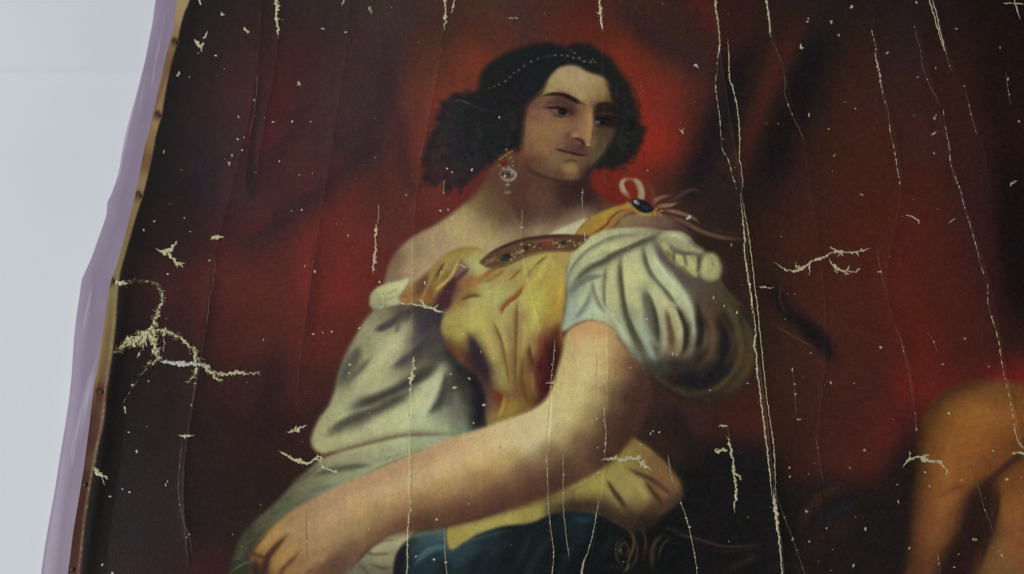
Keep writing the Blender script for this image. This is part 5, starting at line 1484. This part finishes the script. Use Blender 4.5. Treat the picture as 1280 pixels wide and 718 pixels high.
class Ragged:
    def __init__(self):
        self.v, self.f, self.n, self.mi, self.mat_now = [], [], 0, [], 0

    def ribbon(self, pts, w=1.0, rag=0.5, wander=0.35, lift=0.00025, step=1.1, taper=True, gaps=0.0):
        p = np.array([(q[0], q[1], q[2] if len(q) > 2 else w) for q in pts], float)
        p = curve(p, False, 8)
        d = np.concatenate([[0], np.cumsum(np.hypot(np.diff(p[:, 0]), np.diff(p[:, 1])))])
        k = max(3, int(d[-1] / step) + 1)
        s = np.linspace(0, d[-1], k)
        q = np.stack([np.interp(s, d, p[:, i]) for i in range(3)], -1)
        wob = KR.normal(0, wander, (k, 2))
        wob[1:-1] = (wob[1:-1] * 2 + wob[:-2] + wob[2:]) / 3
        q[:, :2] += wob
        t = np.gradient(q[:, :2], axis=0)
        t /= np.linalg.norm(t, axis=1, keepdims=True) + 1e-9
        nn = np.stack([-t[:, 1], t[:, 0]], -1)
        env = np.ones(k)
        if taper:
            r = np.linspace(0, 1, k)
            env = np.clip(np.minimum(r, 1 - r) / 0.12, 0.18, 1)
        def wide():
            g = KR.normal(0, rag * 1.5, k)
            if k > 4:
                g[1:-1] = (g[1:-1] * 2 + g[:-2] + g[2:]) / 4
            return 0.84 * q[:, 2] * env * np.exp(g)
        wl, wr = wide(), wide()
        keep = np.ones(k, bool)
        if gaps > 0:
            g = noise(1, k, (1, 5.0), int(KR.integers(1, 1 << 30)))[0]
            keep = g > np.quantile(g, gaps)
        A = q[:, :2] + nn * wl[:, None]; B = q[:, :2] - nn * wr[:, None]; C = q[:, :2]
        base = self.n
        for pts2, lf in ((A, 0.00004), (C, lift), (B, 0.00004)):
            x, z = plane_xz(pts2[:, 0], pts2[:, 1], -0.0035)
            y = -(relief(x, z) + lf * (0.7 + 0.6 * KR.random(k)))
            self.v.append(np.stack([x, y, z], -1) - ORI)
        i = np.arange(k - 1)
        i = i[keep[:-1] & keep[1:]]
        self.f.append(np.stack([base + i, base + i + 1, base + k + i + 1, base + k + i], -1))
        self.f.append(np.stack([base + k + i, base + k + i + 1, base + 2 * k + i + 1, base + 2 * k + i], -1))
        self.mi += [self.mat_now] * (2 * len(i))
        self.n += 3 * k
        return self

    def fleck(self, u, v, r):
        k = 7
        a = np.linspace(0, 2 * math.pi, k, endpoint=False) + KR.uniform(0, 1)
        rr = r * np.exp(KR.normal(0, 0.35, k))
        sq = KR.uniform(0.6, 1.3)
        uu = np.concatenate([[u], u + rr * np.cos(a) * sq]); vv = np.concatenate([[v], v + rr * np.sin(a) / sq])
        x, z = plane_xz(uu, vv, -0.0035)
        y = -(relief(x, z) + np.concatenate([[0.00028], np.full(k, 0.00004)]))
        base = self.n
        self.v.append(np.stack([x, y, z], -1) - ORI)
        j = np.arange(k)
        q = np.stack([np.full(k, base), base + 1 + j, base + 1 + (j + 1) % k, base + 1 + (j + 1) % k], -1)
        self.tri = getattr(self, 'tri', [])
        self.tri.append(q[:, :3])
        self.n += k + 1
        return self

    def build(self, name, mat, kind=None, mat2=None):
        V = np.vstack(self.v)
        faces = np.vstack(self.f).tolist() if self.f else []
        if hasattr(self, 'tri'):
            faces += np.vstack(self.tri).tolist()
        m = bpy.data.meshes.new(name)
        m.from_pydata(V.tolist(), [], faces)
        m.update()
        o = link(name, m, mat, painting)
        if mat2 is not None:
            m.materials.append(mat2)
            m.polygons.foreach_set('material_index', np.array(self.mi, np.int32))
        if kind:
            o['kind'] = kind
        return o


def crack(pts, w=0.7, mat=None, gaps=0.0, **kw):
    """A crack: bare cream ground where it gapes, elsewhere a faint hairline strung with small flakes."""
    kw.setdefault('rag', 0.35)
    if gaps <= 0 and mat is None:
        return Ragged().ribbon(pts, w, **kw).build('crack', M_CREAM)
    g = Ragged()
    kw['rag'] = 0.15
    g.ribbon(pts, 0.42, lift=0.00010, **kw)
    g.mat_now = 1
    p = curve([q[:2] for q in pts], False, 10)
    d = np.concatenate([[0], np.cumsum(np.hypot(np.diff(p[:, 0]), np.diff(p[:, 1])))])
    s = KR.uniform(0, 6)
    bright = (1 - gaps) if mat is None else 0.22
    while s < d[-1] - 2:
        L = KR.uniform(1.5, 9) * (1.3 if mat is None else 0.6)
        if KR.random() < bright:
            e = min(s + L, d[-1])
            ww = w * KR.uniform(0.5, 1.0)
            q = [(np.interp(t, d, p[:, 0]), np.interp(t, d, p[:, 1]), ww) for t in (s, (s + e) / 2, e)]
            g.ribbon(q, ww, rag=0.4, wander=0.2, lift=0.00022, step=0.9)
        if KR.random() < 0.25:
            g.ribbon([(np.interp(s, d, p[:, 0]), np.interp(s, d, p[:, 1]), .5), (np.interp(s + 1, d, p[:, 0]) + .3, np.interp(s + 1, d, p[:, 1]), 1.15),
                      (np.interp(s + 2, d, p[:, 0]), np.interp(s + 2, d, p[:, 1]), .5)], 1, rag=0.3, wander=0.2, step=0.7)
        s += L + KR.uniform(0.5, 5) * (1 if mat is None else 3)
    return g.build('crack', M_FAINT, mat2=M_CREAM)


# long tear right of the woman: two lips running down the canvas
crack([(892, -40), (893, 0), (896, 25), (898.5, 50), (898, 66), (896, 74)], 1.1)
crack([(897, 68), (895.5, 90), (893.5, 108), (896, 128), (899, 150), (901, 178), (903, 190), (910, 202), (914, 218), (920, 238)], 0.55, gaps=0.12)
crack([(909.5, 50), (910, 72), (911, 100), (913, 106, 1.2), (916, 115), (920, 132), (922.5, 152), (924, 178), (923.5, 200), (926, 215), (927.5, 232), (925, 246)], 0.75)
crack([(925, 246), (927, 268), (929.5, 292), (930.5, 318), (934, 344), (937, 362), (939, 380), (942.5, 402), (944, 418), (942, 432, 1.4), (945, 445), (945.5, 462, 1.2), (948, 480),
       (951, 505), (955, 535), (958.5, 565), (961.5, 590), (964, 615), (967, 632)], 0.85)
crack([(926, 246), (931, 272), (935.5, 298), (939.5, 328), (942, 352), (945.5, 380), (949, 412), (951.5, 440), (954, 466), (957.5, 498), (962, 530), (966, 556), (968, 590), (968.5, 628)], 0.7)
crack([(966, 612, 0.8), (968.5, 635, 2.4), (971, 655, 1.6), (974, 680, 1.0), (976.5, 705, 0.9), (979, 740, 0.9)], 1.0)
crack([(968, 618), (977, 640), (988, 668), (999, 697), (1010, 730)], 0.35, M_DULL, gaps=0.2)
# cracks in the dark right side
crack([(955, -30), (957.5, 0), (961, 25), (963, 48)], 1.1)
crack([(963, 48), (972, 70), (978, 82), (981, 105), (980, 118), (986, 136), (995, 156), (1008, 182)], 0.4, M_DULL, gaps=0.35)
crack([(1088, 34), (1093, 55), (1095, 72), (1099, 95), (1104, 120), (1110, 140), (1113, 165), (1117.5, 182), (1121, 203), (1126, 232)], 0.55, gaps=0.35)
crack([(1094.5, 62), (1094, 72), (1099, 90), (1100, 104)], 0.9, gaps=0.2)
crack([(1096, 305), (1099, 325), (1103, 345), (1106, 362)], 0.4, M_DULL, gaps=0.3)
crack([(1119, 406), (1126, 424), (1131, 444), (1136, 464), (1139, 486), (1140, 498)], 0.45, M_DULL, gaps=0.15)
crack([(1160, 414), (1168, 428), (1173, 440)], 0.35, M_DULL, gaps=0.3)
crack([(1144, 515), (1146, 540)], 0.35, M_DULL, gaps=0.3)
crack([(1141, 30), (1146, 50), (1150, 62), (1153, 85), (1161, 105), (1170, 122), (1176, 136)], 0.4, M_DULL, gaps=0.4)
crack([(1179, 135), (1181, 155), (1186, 180), (1189, 205), (1194, 220), (1201, 238), (1206, 258), (1213, 280), (1221, 308), (1228, 335), (1235, 355)], 0.5, gaps=0.3)
crack([(1235, 355), (1236, 382), (1243, 405), (1249, 427), (1252, 448), (1257, 476), (1262, 495), (1267, 520), (1271, 545)], 0.6, gaps=0.08)
crack([(1152, -40), (1160.5, 0), (1167, 22), (1173, 42), (1178, 58), (1181.5, 68)], 0.7)
crack([(1156, -40), (1164.5, 0), (1170.5, 22), (1175, 42), (1179, 58), (1182, 70)], 0.6)
crack([(1182, 70), (1186, 82), (1191, 92)], 0.35, M_DULL, gaps=0.3)
crack([(1204, 106), (1209, 124), (1215, 148), (1222, 172)], 0.4, M_DULL, gaps=0.25)
crack([(1257, 90), (1261, 116), (1264, 132)], 0.4, M_DULL, gaps=0.4)
crack([(1265, -30), (1268, 0), (1272, 14), (1275, 24)], 0.7)
crack([(1254, 4.5), (1266, 4), (1281, 5)], 0.7)
crack([(1209, 566), (1216, 584), (1223, 604), (1228, 622), (1233, 638), (1240, 655), (1249, 685), (1257, 712)], 0.4, M_DULL, gaps=0.2)
crack([(1173, 690), (1175, 710), (1178, 730)], 0.45, gaps=0.3)
crack([(1019, 545), (1023, 570), (1026, 590), (1029, 606)], 0.4, M_DULL, gaps=0.3)
crack([(1270, 540), (1276, 556), (1284, 562)], 0.5)
crack([(990, 462), (992, 485), (995, 520)], 0.4, M_DULL, gaps=0.6)
# cracks running through the figure
M_HAIR, M_FAINT = M_FAINT, M_PALE
crack([(849, 624), (856, 642), (861, 660), (866, 682), (870, 705), (874, 735)], 0.5, gaps=0.1)
crack([(748, 618), (747, 632), (744, 650), (740, 672), (734, 692), (728, 708, 1.3), (725, 735, 1.2)], 0.5, gaps=0.25)
crack([(683, 535), (682.5, 560), (684, 590), (685, 615), (686.5, 645), (689, 668), (692, 690), (690.5, 712), (689, 735)], 0.6, gaps=0.12)
crack([(694, 420), (692, 450), (689, 478), (686, 510), (683, 536)], 0.3, M_DULL, gaps=0.3)
crack([(755, 508), (755.5, 525), (757, 538), (757, 552), (755.5, 568)], 0.75, gaps=0.05)
crack([(746, 440), (745, 490), (744, 530)], 0.3, M_DULL, gaps=0.45)
crack([(703, 560), (704, 590), (704, 612), (704, 635), (707, 665), (712, 702)], 0.35, M_DULL, gaps=0.35)
crack([(835, 568), (838, 590), (842, 606)], 0.4, M_DULL, gaps=0.3)
crack([(517, 445), (516.5, 458, 1.2), (515, 470, 1.6), (513.5, 482, 1.0), (513, 500)], 0.7, rag=0.7)
crack([(513, 500), (511.5, 520), (513, 540), (512, 562)], 0.5, gaps=0.2)
crack([(512, 540), (512.5, 572), (514, 592), (513, 612), (513.5, 632), (511, 655), (509.5, 685), (508.5, 735)], 0.8)
crack([(471, 278), (470, 294, 1.3), (469, 312), (466.5, 328, 1.6), (465, 342)], 0.9, rag=0.65, wander=0.8)
crack([(473, 255), (473, 268), (471.5, 280)], 0.35, M_DULL, gaps=0.2)
crack([(555, 225), (554.5, 245)], 0.3, M_DULL)
crack([(653, 262), (652, 285)], 0.3, M_DULL)
crack([(731, 290), (731.5, 298), (731, 303)], 0.7)
crack([(728, 235), (728, 262)], 0.25, M_DULL, gaps=0.3)
crack([(555, 660), (557, 700), (560, 730)], 0.25, M_DULL, gaps=0.4)
M_FAINT = M_HAIR
# drips of loss at the top
crack([(345, -30, 1.2), (345.5, 0, 2.0), (347, 8, 2.4), (345, 18, 1.6), (346.5, 28, 1.2), (347.5, 40, 1.0), (347, 48, 0.6)], 1.4, rag=0.6)
crack([(427, -20), (429, 0), (427, 6)], 0.9)
crack([(555, -30), (555.5, 0), (557, 12), (556, 26), (556, 38)], 1.2, rag=0.55)
crack([(568, -30), (567.5, 0), (566, 10), (562.5, 18)], 1.1, rag=0.6)
crack([(748, -30), (749.5, 0), (751, 16), (752, 28), (753.5, 39)], 1.3, rag=0.5)
crack([(248, 0, 1.6), (251, 4, 1.4), (252, 8, .6)], 1.2)
# seams of lifting paint on the dark left side
crack([(270, 322), (268, 340), (265, 360), (261, 385), (258, 410)], 0.35, M_DULL, gaps=0.35)
crack([(245, 470), (242, 495), (238, 512)], 0.35, M_DULL, gaps=0.45)
crack([(228, 545), (223, 600), (226, 640), (236, 670), (241, 700)], 0.3, M_DULL, gaps=0.5)
crack([(322, 90), (319, 130), (312, 170)], 0.3, M_DULL, gaps=0.4)
crack([(382, 640), (384, 700)], 0.25, M_DULL, gaps=0.5)


def loss(strokes, w=1.4, mat=None, spurs=0, rag=0.55, wander=0.6):
    g = Ragged()
    for s in strokes:
        s = [(q[0], q[1], 0.78 * (q[2] if len(q) > 2 else w)) for q in s]
        g.ribbon(s, w, rag=rag, wander=wander, lift=0.0003)
    for k in range(spurs):
        s = curve(strokes[int(KR.integers(0, len(strokes)))], False, 8)
        i = int(KR.integers(1, len(s) - 1))
        t = s[min(i + 1, len(s) - 1)] - s[i - 1]
        ang = math.atan2(t[1], t[0]) + KR.choice([-1, 1]) * KR.uniform(0.5, 1.3)
        L = KR.uniform(3, 9)
        g.ribbon([(s[i][0], s[i][1], 1.1), (s[i][0] + L * .6 * math.cos(ang), s[i][1] + L * .6 * math.sin(ang), 0.8),
                  (s[i][0] + L * math.cos(ang), s[i][1] + L * math.sin(ang) + 1, 0.3)], 0.8, rag=0.4)
    return g.build('paint_loss', mat or M_CREAM)


loss([[(243, 50, .8), (248, 55, 2.2), (251, 60, 2.8), (253, 66, 1.0)], [(255, 50), (258, 44), (260, 40, .5)], [(253, 60), (255, 54)]], 1.6)
loss([[(195, 311, .8), (203, 315, 2.4), (210, 315, 3.2), (216, 309, 1.6), (221, 306, .6)], [(211, 316, 2.6), (217, 324, 2.2), (223, 329, 1.8), (232, 330, .6)]], 1.8, spurs=3)
loss([[(263, 299), (270, 297, 2), (280, 297, .6)], [(269, 297, 1.4), (274, 292, .5)]], 1.2)
loss([[(223, 543.5), (231, 545, 1.8), (243, 544, 1)], ], 1.3)
loss([[(359, 540, .8), (367, 539, 2.0), (374, 535, 2.0), (384, 531.5, .6)], ], 1.6, spurs=2)
loss([[(347, 563, .8), (356, 567, 1.6), (364, 573, 2.2), (372, 577, 2.8), (382, 578, 2.6), (391, 575, 1.8), (397, 571, 2.2), (402, 571, .8)],
      [(396, 573, 1.4), (402, 581, 1.2), (409, 586, 1.4), (421, 590, 1.6), (423, 589, .6)]], 1.6, spurs=3)
loss([[(116, 582, 1.2), (121, 590, 2.4), (128, 595, 2.2), (136, 600, .6)], [(126, 594, 1.6), (130, 606, .5)]], 1.8)
loss([[(480, 376, .5), (496, 378, 1.0), (510, 380, 1.1), (522, 381, 1.7), (532, 382.5, 1.7), (541, 385.5, 2.0), (548, 390, 1.6), (559, 390.5, 1.0)],
      [(522, 373, .6), (527, 377, 1.4), (532, 382, 1.4)], [(479, 366, .5), (480, 378, 1.1), (480, 384, .4)]], 1.3, spurs=4)
loss([[(748, 576, .8), (757, 575.5, 1.8), (767, 574, 2.2), (777, 575.5, 2.6), (788, 574, 3.0), (797, 574, 2.2), (805, 571.5, .6)],
      [(798, 577, 1.6), (806, 582, 1.8), (815, 589, 1.0)], [(797, 574, 1.4), (801, 569, .5)]], 1.8, spurs=4)
loss([[(892, 563, .8), (897, 566, 2.0), (903, 563, 2.4), (910, 563, 1.6)], [(908, 544, .5), (912, 556, 1.8), (915, 572, 1.6), (917, 588, 1.8), (919, 604, 1.6), (920, 618, 2.0), (918, 630, 1.6), (918, 641, .8)],
      [(917, 592, 2.0), (924, 596, 1.8), (928, 601, .8)]], 1.5, spurs=3)
crack([(909, 530), (911, 545), (913, 560)], 0.4, M_DULL)
loss([[(966, 328, .5), (975, 334, 1.1), (985, 338.5, 1.3), (997, 339, 2.0), (1008, 332, 1.8), (1018, 326, 2.0), (1028, 323, 2.0), (1036, 318, 1.6), (1043, 315.5, 1.6),
       (1055, 315, 1.6), (1068, 315, 1.4), (1080, 312, 1.5), (1092, 309.5, .8)],
      [(1036, 309.5, .4), (1045, 313, 1.2), (1053, 317, 1.6)], [(1036, 323, .8), (1041, 331, 1.7), (1050, 337, 1.4), (1060, 339, 1.2), (1072, 341, .6)],
      [(1042, 332, 1), (1047, 343, .4)], [(1053, 337, 1), (1058, 344, .4)], [(1012, 330, 1), (1012, 345, .4)], [(1052, 316, 1), (1053, 321, .4)], [(993, 327, .3), (996, 338, 1)]], 1.4, spurs=9)
loss([[(1128, 585, .8), (1131, 580, 1.4), (1138, 575, 1.8), (1147, 571, 1.8), (1156, 574, 2.6), (1164, 576, 1.8), (1173, 576, 1.8), (1180, 582, 1.6), (1188, 590, .8)],
      [(1137, 562, .4), (1138, 570, .7), (1139, 576, .7)], [(1154, 572, 1.4), (1160, 567, .5)]], 1.5, spurs=5)
loss([[(1264, 568, .8), (1274, 566, 1.8), (1284, 567, 2.0), (1296, 565, .8)], [(1274, 553, .4), (1284, 561, .8)]], 1.6)
loss([[(1133, 268, .9), (1139, 269, 1.1), (1145, 272, 1.0), (1149, 275, 1.1), (1150, 279, .6)]], 1.0)
loss([[(1187, 278, .9), (1190, 275.5, 1.2), (1194, 272, .5)]], 1.0)
loss([[(1263, 233, .6), (1268, 228, 1.8), (1272, 226, .6)]], 1.2, M_DULL)
loss([[(1097, 339.5), (1103, 340.5)]], 1.0)
loss([[(1164, 169, .6), (1168, 166, 1.1), (1171, 163, .5)]], 0.9)
loss([[(1000, 56, .8), (1002, 60, 2.2), (1004, 61, .8)]], 1.4)
loss([[(833, 385, .5), (839, 382.5, 1.4), (846, 382, .8)], [(836, 381), (842, 384)]], 1.0, spurs=2)
loss([[(804, 400, .6), (808, 398.5, 1.4), (811, 397, .5)]], 1.0)
loss([[(948, 361, .4), (953, 359.5, 1.4), (960, 361, .8), (968, 360, .4)]], 0.9)
loss([[(857, 275, .8), (861, 274, 2.0), (863, 270, .8)]], 1.4, M_WHITE)
loss([[(897, 534, .6), (904, 533, 2.0), (909, 533, .6)]], 1.3)
loss([[(682, 480, .5), (690, 480, 1.1), (697, 478, .5)], [(690, 480, 1.0), (694, 474, .4)], [(689, 484, 2.2), (690, 486, 1.0)]], 1.0)
loss([[(650, 286, 1.2), (652, 285, 2.2), (654, 287, 1.2)]], 1.4, M_WHITE)
loss([[(570, 335, .4), (573, 331.5, .9), (577, 333, .7), (582, 335, .9), (584, 337, .4)]], 0.7)
loss([[(460, 11, .8), (463.5, 13, 2.4), (465, 17, .8)], [(462, 7), (463, 13)]], 1.4, M_DULL)
loss([[(848, 162), (852, 166, .9), (854, 168)], [(855, 162), (851, 167)]], 0.6)
loss([[(636, 22), (641, 22, .9), (647, 21.5)]], 0.8, M_DULL)
loss([[(828, 5), (868, 86)][:1] + [(830, 6)]], 0.5, M_DULL)
loss([[(867, 86, .8), (869, 84, 2.0), (871, 87, .8)]], 1.2, M_WHITE)
loss([[(400, 35), (403, 34.5, 1.2), (406, 35)]], 0.9)
loss([[(429, 39.5), (431, 39.5, 1.2), (433, 39.5)]], 0.9)
loss([[(371, 101), (373.5, 103, 1.5), (373, 106)]], 0.9)
loss([[(305, 35), (307.5, 38, 2.0), (309, 42)]], 1.1)
loss([[(276, 16), (278, 18.5, 2.2), (281, 19)]], 1.1)
loss([[(140, 354, .6), (146, 352, 1.6), (153, 356, 1.6), (160, 353, .8)]], 1.1, M_THREAD, spurs=3)

# the ragged hole low on the left: weave laid bare, threads pulled out
hole = [[(146, 441, 1.2), (152, 434, 2.6), (160, 428, 4.2), (170, 425, 6.5), (180, 421, 7.0), (190, 417, 6.5), (197, 413, 4.0)],
        [(196, 414, 3.0), (208, 414, 2.2), (218, 419, 2.2), (226, 423, 2.0), (235, 431, 1.8), (243, 440, 2.0), (247, 448, 2.2), (250, 453, 2.0)],
        [(194, 414, 2.6), (193, 402, 1.8), (198, 388, 1.8), (203, 377, 1.6), (203, 366, 1.0), (199, 357, 0.6)],
        [(189, 420, 5.0), (194, 432, 3.2), (198, 443, 2.2), (198, 449, 2.0), (190, 453, 1.6), (184, 457, 0.8)],
        [(248, 452, 2.4), (255, 458, 2.4), (262, 464, 2.6), (272, 467, 2.0), (284, 467, 1.4), (298, 466, 1.8), (308, 467, 1.0), (326, 467, 0.7)],
        [(246, 457, 1.4), (244, 466, 1.6), (240, 472, 1.4), (235, 479, 0.6)], [(264, 466, 1.6), (272, 473, 1.4), (279, 476, 0.6)]]
g = Ragged()
for s in hole:
    g.ribbon(s, 1.5, rag=0.5, wander=0.9, lift=0.0004)
g.build('paint_loss', M_THREAD)['label'] = 'ragged hole with bare weave by the left edge'
g = Ragged()
g.ribbon([(198, 451, 1.0), (210, 453, 2.0), (224, 454.5, 2.6), (238, 455, 3.0), (250, 456, 2.4), (256, 460, 1.0)], 2, rag=0.4, wander=0.6, lift=0.0009)
g.build('torn_flap', M_WHITE)['label'] = 'white flap showing in the hole'
g = Ragged()
for k in range(300):
    s = curve(hole[int(KR.choice(7, p=[.34, .16, .12, .14, .14, .05, .05]))], False, 8)
    i = int(KR.integers(0, len(s)))
    wv = s[i][2]
    x, y = s[i][0] + KR.normal(0, wv * 0.8), s[i][1] + KR.normal(0, wv * 0.8)
    a0, L = KR.uniform(0, 2 * math.pi), KR.uniform(2, 7)
    g.ribbon([(x, y, .3), (x + L * .5 * math.cos(a0), y + L * .5 * math.sin(a0), .4), (x + L * math.cos(a0 + .5), y + L * math.sin(a0 + .5), .15)],
             0.3, rag=0.2, lift=KR.uniform(0.0006, 0.0014), step=1.5)
for k in range(90):
    t = KR.random()
    u, v = np.interp(t, [0, .25, .5, .75, 1], [203, 200, 188, 168, 155]), np.interp(t, [0, .25, .5, .75, 1], [372, 358, 352, 351, 357])
    a0, L = KR.uniform(0, 6.28), KR.uniform(1.2, 4)
    u += KR.normal(0, 1.2); v += KR.normal(0, 1.2)
    g.ribbon([(u, v, .3), (u + L * .5 * math.cos(a0), v + L * .5 * math.sin(a0), .35), (u + L * math.cos(a0), v + L * math.sin(a0), .15)], .3, rag=.2, lift=.0006, step=1.5)
g.build('frayed_threads', M_THREAD, 'stuff')
loss([[(170, 472, .3), (180, 464, .8), (186, 458, .6)], [(150, 508, .3), (160, 492, .5), (172, 474, .4)]], 0.5, M_DULL)
loss([[(171, 448, .4), (173, 442, 1.2), (176, 438, .5)], [(204, 420, .4), (205, 432, .7), (203, 440, .4)]], 0.8, M_THREAD)

# pin-point flakes scattered over the surface
g = Ragged()
SPOTS = [(270, 70, 1.2), (290, 195, 1), (303, 188, 1), (231, 273, .9), (305, 172, 1), (318, 125, .9), (297, 174, 1.1), (365, 151, 1.3), (341, 152, 1.1),
         (388, 151, .8), (349, 201, 1.2), (374, 218, 1), (377, 262, 1), (364, 263, .9), (381, 332, 1), (393, 339, 1.4), (435, 294, .9), (508, 244, 1),
         (560, 263, 1.2), (565, 274, 1.5), (551, 264, 1.1), (575, 300, 1), (590, 213, 1.5), (565, 216, 1), (559, 211, 1), (624, 147, 1.2), (551, 340, 1.3), (531, 354, 1.7),
         (515, 348, 1.4), (474, 352, 1.1), (449, 410, 1.4), (437, 455, 2.0), (436, 466, 1.2), (391, 417, 1.2), (403, 415, 1), (414, 414, 1), (329, 424, 1),
         (579, 418, 1.3), (617, 449, 1.4), (605, 507, 1.9), (587, 474, 1.3), (568, 485, 1.4), (564, 468, 1), (592, 530, 1.3), (581, 545, 1.4), (508, 568, 1.4),
         (625, 560, 1.4), (540, 608, .9), (461, 662, 1.1), (546, 650, 1.3), (543, 700, 1.4), (520, 696, 1), (586, 630, 1), (601, 440, 1), (627, 480, 1),
         (769, 475, 1.5), (788, 460, 1), (744, 468, 1), (841, 443, 1.2), (892, 373, 1.6), (921, 392, 1.4), (905, 383, 1), (934, 480, 1), (887, 488, 1), (898, 346, 1.2),
         (914, 307, 1.1), (846, 444, 1), (746, 524, 1.1), (767, 463, 1.2), (813, 542, 1.2), (824, 541, 1), (801, 556, 1), (816, 540, 1), (748, 592, 1.4), (747, 560, .9),
         (1009, 28, 1.4), (1010, 24, 1), (1039, 28, 1.7), (1048, 45, 1.3), (1065, 9, 1.5), (1109, 67, 1), (1011, 144, 1.6), (1069, 136, 1), (1056, 128, .8), (1036, 162, .9),
         (1043, 195, 1.1), (1078, 243, 1.3), (1147, 97, .9), (1169, 86, .9), (1195, 37, 1), (1145, 4, 1.6), (1250, 60, 1), (1260, 99, 1.4), (1262, 118, 1.1), (1168, 148, 1.2), (1170, 145, 1),
         (1275, 152, 1.1), (1168, 191, 1), (1101, 434, 1.2), (990, 463, 1.4), (993, 481, 1.2), (994, 494, 1), (997, 525, 1.3), (1038, 479, 1.4), (1013, 442, .9), (1179, 455, 1.1),
         (1207, 423, 1.5), (1237, 458, 1), (1187, 516, 1.4), (1080, 563, 1.3), (986, 585, 1.2), (987, 596, 1.2), (1062, 585, 1), (1008, 640, 1.3), (1033, 661, 1.2), (1082, 661, 1.6),
         (1012, 677, 1.2), (1067, 707, 1.6), (1123, 627, 1.5), (1122, 606, 1.1), (1157, 590, 1.2), (1163, 608, 1), (1203, 600, 1), (1243, 563, 1.2), (1261, 599, 1.6), (1254, 694, 1.4), (1218, 674, 1.2),
         (1222, 675, 1.2), (1137, 686, 1), (1194, 709, 1), (991, 673, 1.2), (858, 648, 1.3), (862, 659, 1.2), (155, 510, 1.4), (156, 515, 1.2), (170, 564, 1.4), (160, 540, 1.2),
         (161, 615, 1.3), (152, 611, 1.1), (137, 620, 1.3), (207, 606, 1), (209, 602, 1), (127, 706, 1.4), (140, 717, 2.2), (165, 481, 1), (185, 476, 1), (210, 343, 1.5), (184, 352, 1.2),
         (205, 191, 1.2), (287, 205, 1.1), (262, 326, 1.1), (238, 290, 1), (193, 277, 1), (180, 288, 1), (285, 204, 1), (224, 92, 1.4), (222, 95, 1.2), (237, 97, .8), (298, 146, 1)]
for u, v, r in SPOTS:
    g.fleck(u, v, r)
lines = [(345, 1), (470, 1), (513, 1.4), (556, 1.0), (685, 1.3), (705, .8), (755, 1), (750, .8), (895, .8), (962, .9)]
for k in range(170):
    if KR.random() < 0.4:
        u0 = lines[int(KR.integers(0, len(lines)))][0]
        v = KR.uniform(0, 718)
        u = u0 + (u0 - 640) / 2653 * (v - 100) * 0.9 + KR.normal(0, 7)
    else:
        u, v = KR.uniform(160, 1280), KR.uniform(0, 718)
    if 535 < u < 800 and 55 < v < 235:
        continue
    g.fleck(u, v, float(np.exp(KR.normal(-0.75, 0.28))))
g.build('flake_specks', M_CREAM, 'stuff')

# tacks along the margin
hx = []
NT = 12


def tack_mesh():
    prof = [(0.0, 0.0015), (0.0011, 0.0013), (0.0019, 0.0008), (0.0023, 0.0)]
    V = [(0, -prof[0][1], 0)]
    F = []
    for r, h in prof[1:]:
        V += [(r * math.cos(2 * math.pi * i / NT), -h, r * math.sin(2 * math.pi * i / NT)) for i in range(NT)]
    for i in range(NT):
        j = (i + 1) % NT
        F.append((0, 1 + i, 1 + j))
        for k in range(2):
            a, b = 1 + k * NT, 1 + (k + 1) * NT
            F.append((a + i, b + i, b + j, a + j))
    m = bpy.data.meshes.new('tack')
    m.from_pydata(V, [], F)
    m.update()
    m.materials.append(M_IRON)
    return m


TM = tack_mesh()
for u, v in TACKS:
    x, z = plane_xz(u, v, -0.004)
    o = bpy.data.objects.new('tack', TM)
    COL.objects.link(o)
    o.parent = painting
    o.location = (float(x) - ORI[0], -float(relief(x, z)) - ORI[1] + 0.0002, float(z) - ORI[2])

# ----------------------------------------------------------------------------
# lilac board behind the canvas, its edge rounded and wavy
# ----------------------------------------------------------------------------
LZ, LX = edge_of(LIL, 0.004)
zz = np.arange(max(LZ[0], Z_BOT), min(LZ[-1], Z_TOP), 0.003)
lx = np.interp(zz, LZ, LX)
prof = [(0.0, WALL_Y - 0.0005), (0.0002, 0.0150), (0.0008, 0.0105), (0.0018, 0.0072), (0.0032, 0.0055), (0.006, 0.0046), (0.010, 0.0043), (0.013, 0.0040), (0.016, 0.0042),
        (0.020, 0.0044), (0.026, 0.0045), (0.034, 0.0046), (0.06, 0.0046)]
VV = []
for dx, y in prof:
    VV.append(np.stack([lx + dx + 0.0006 * np.sin(zz * 60 + dx * 200), np.full_like(zz, y), zz], -1))
VV.append(np.stack([np.full_like(zz, X_RIGHT + 0.03), np.full_like(zz, 0.0046), zz], -1))
VV.append(np.stack([np.full_like(zz, X_RIGHT + 0.03), np.full_like(zz, WALL_Y - 0.0005), zz], -1))
VV = np.stack(VV, 0)
kr, kc = VV.shape[:2]
ii = np.arange(kr * kc).reshape(kr, kc)
FQ = np.stack([ii[:-1, :-1], ii[1:, :-1], ii[1:, 1:], ii[:-1, 1:]], -1).reshape(-1, 4)
BO = np.array([0.1, 0.01, Z_BOT], np.float32)
board = link('backing_board', grid_mesh('backing_board', VV.reshape(-1, 3) - BO, FQ), M_LILAC)
board.location = BO.tolist()
board['label'] = 'lilac painted board with a wavy rounded edge between white wall and canvas'
board['category'] = 'board'
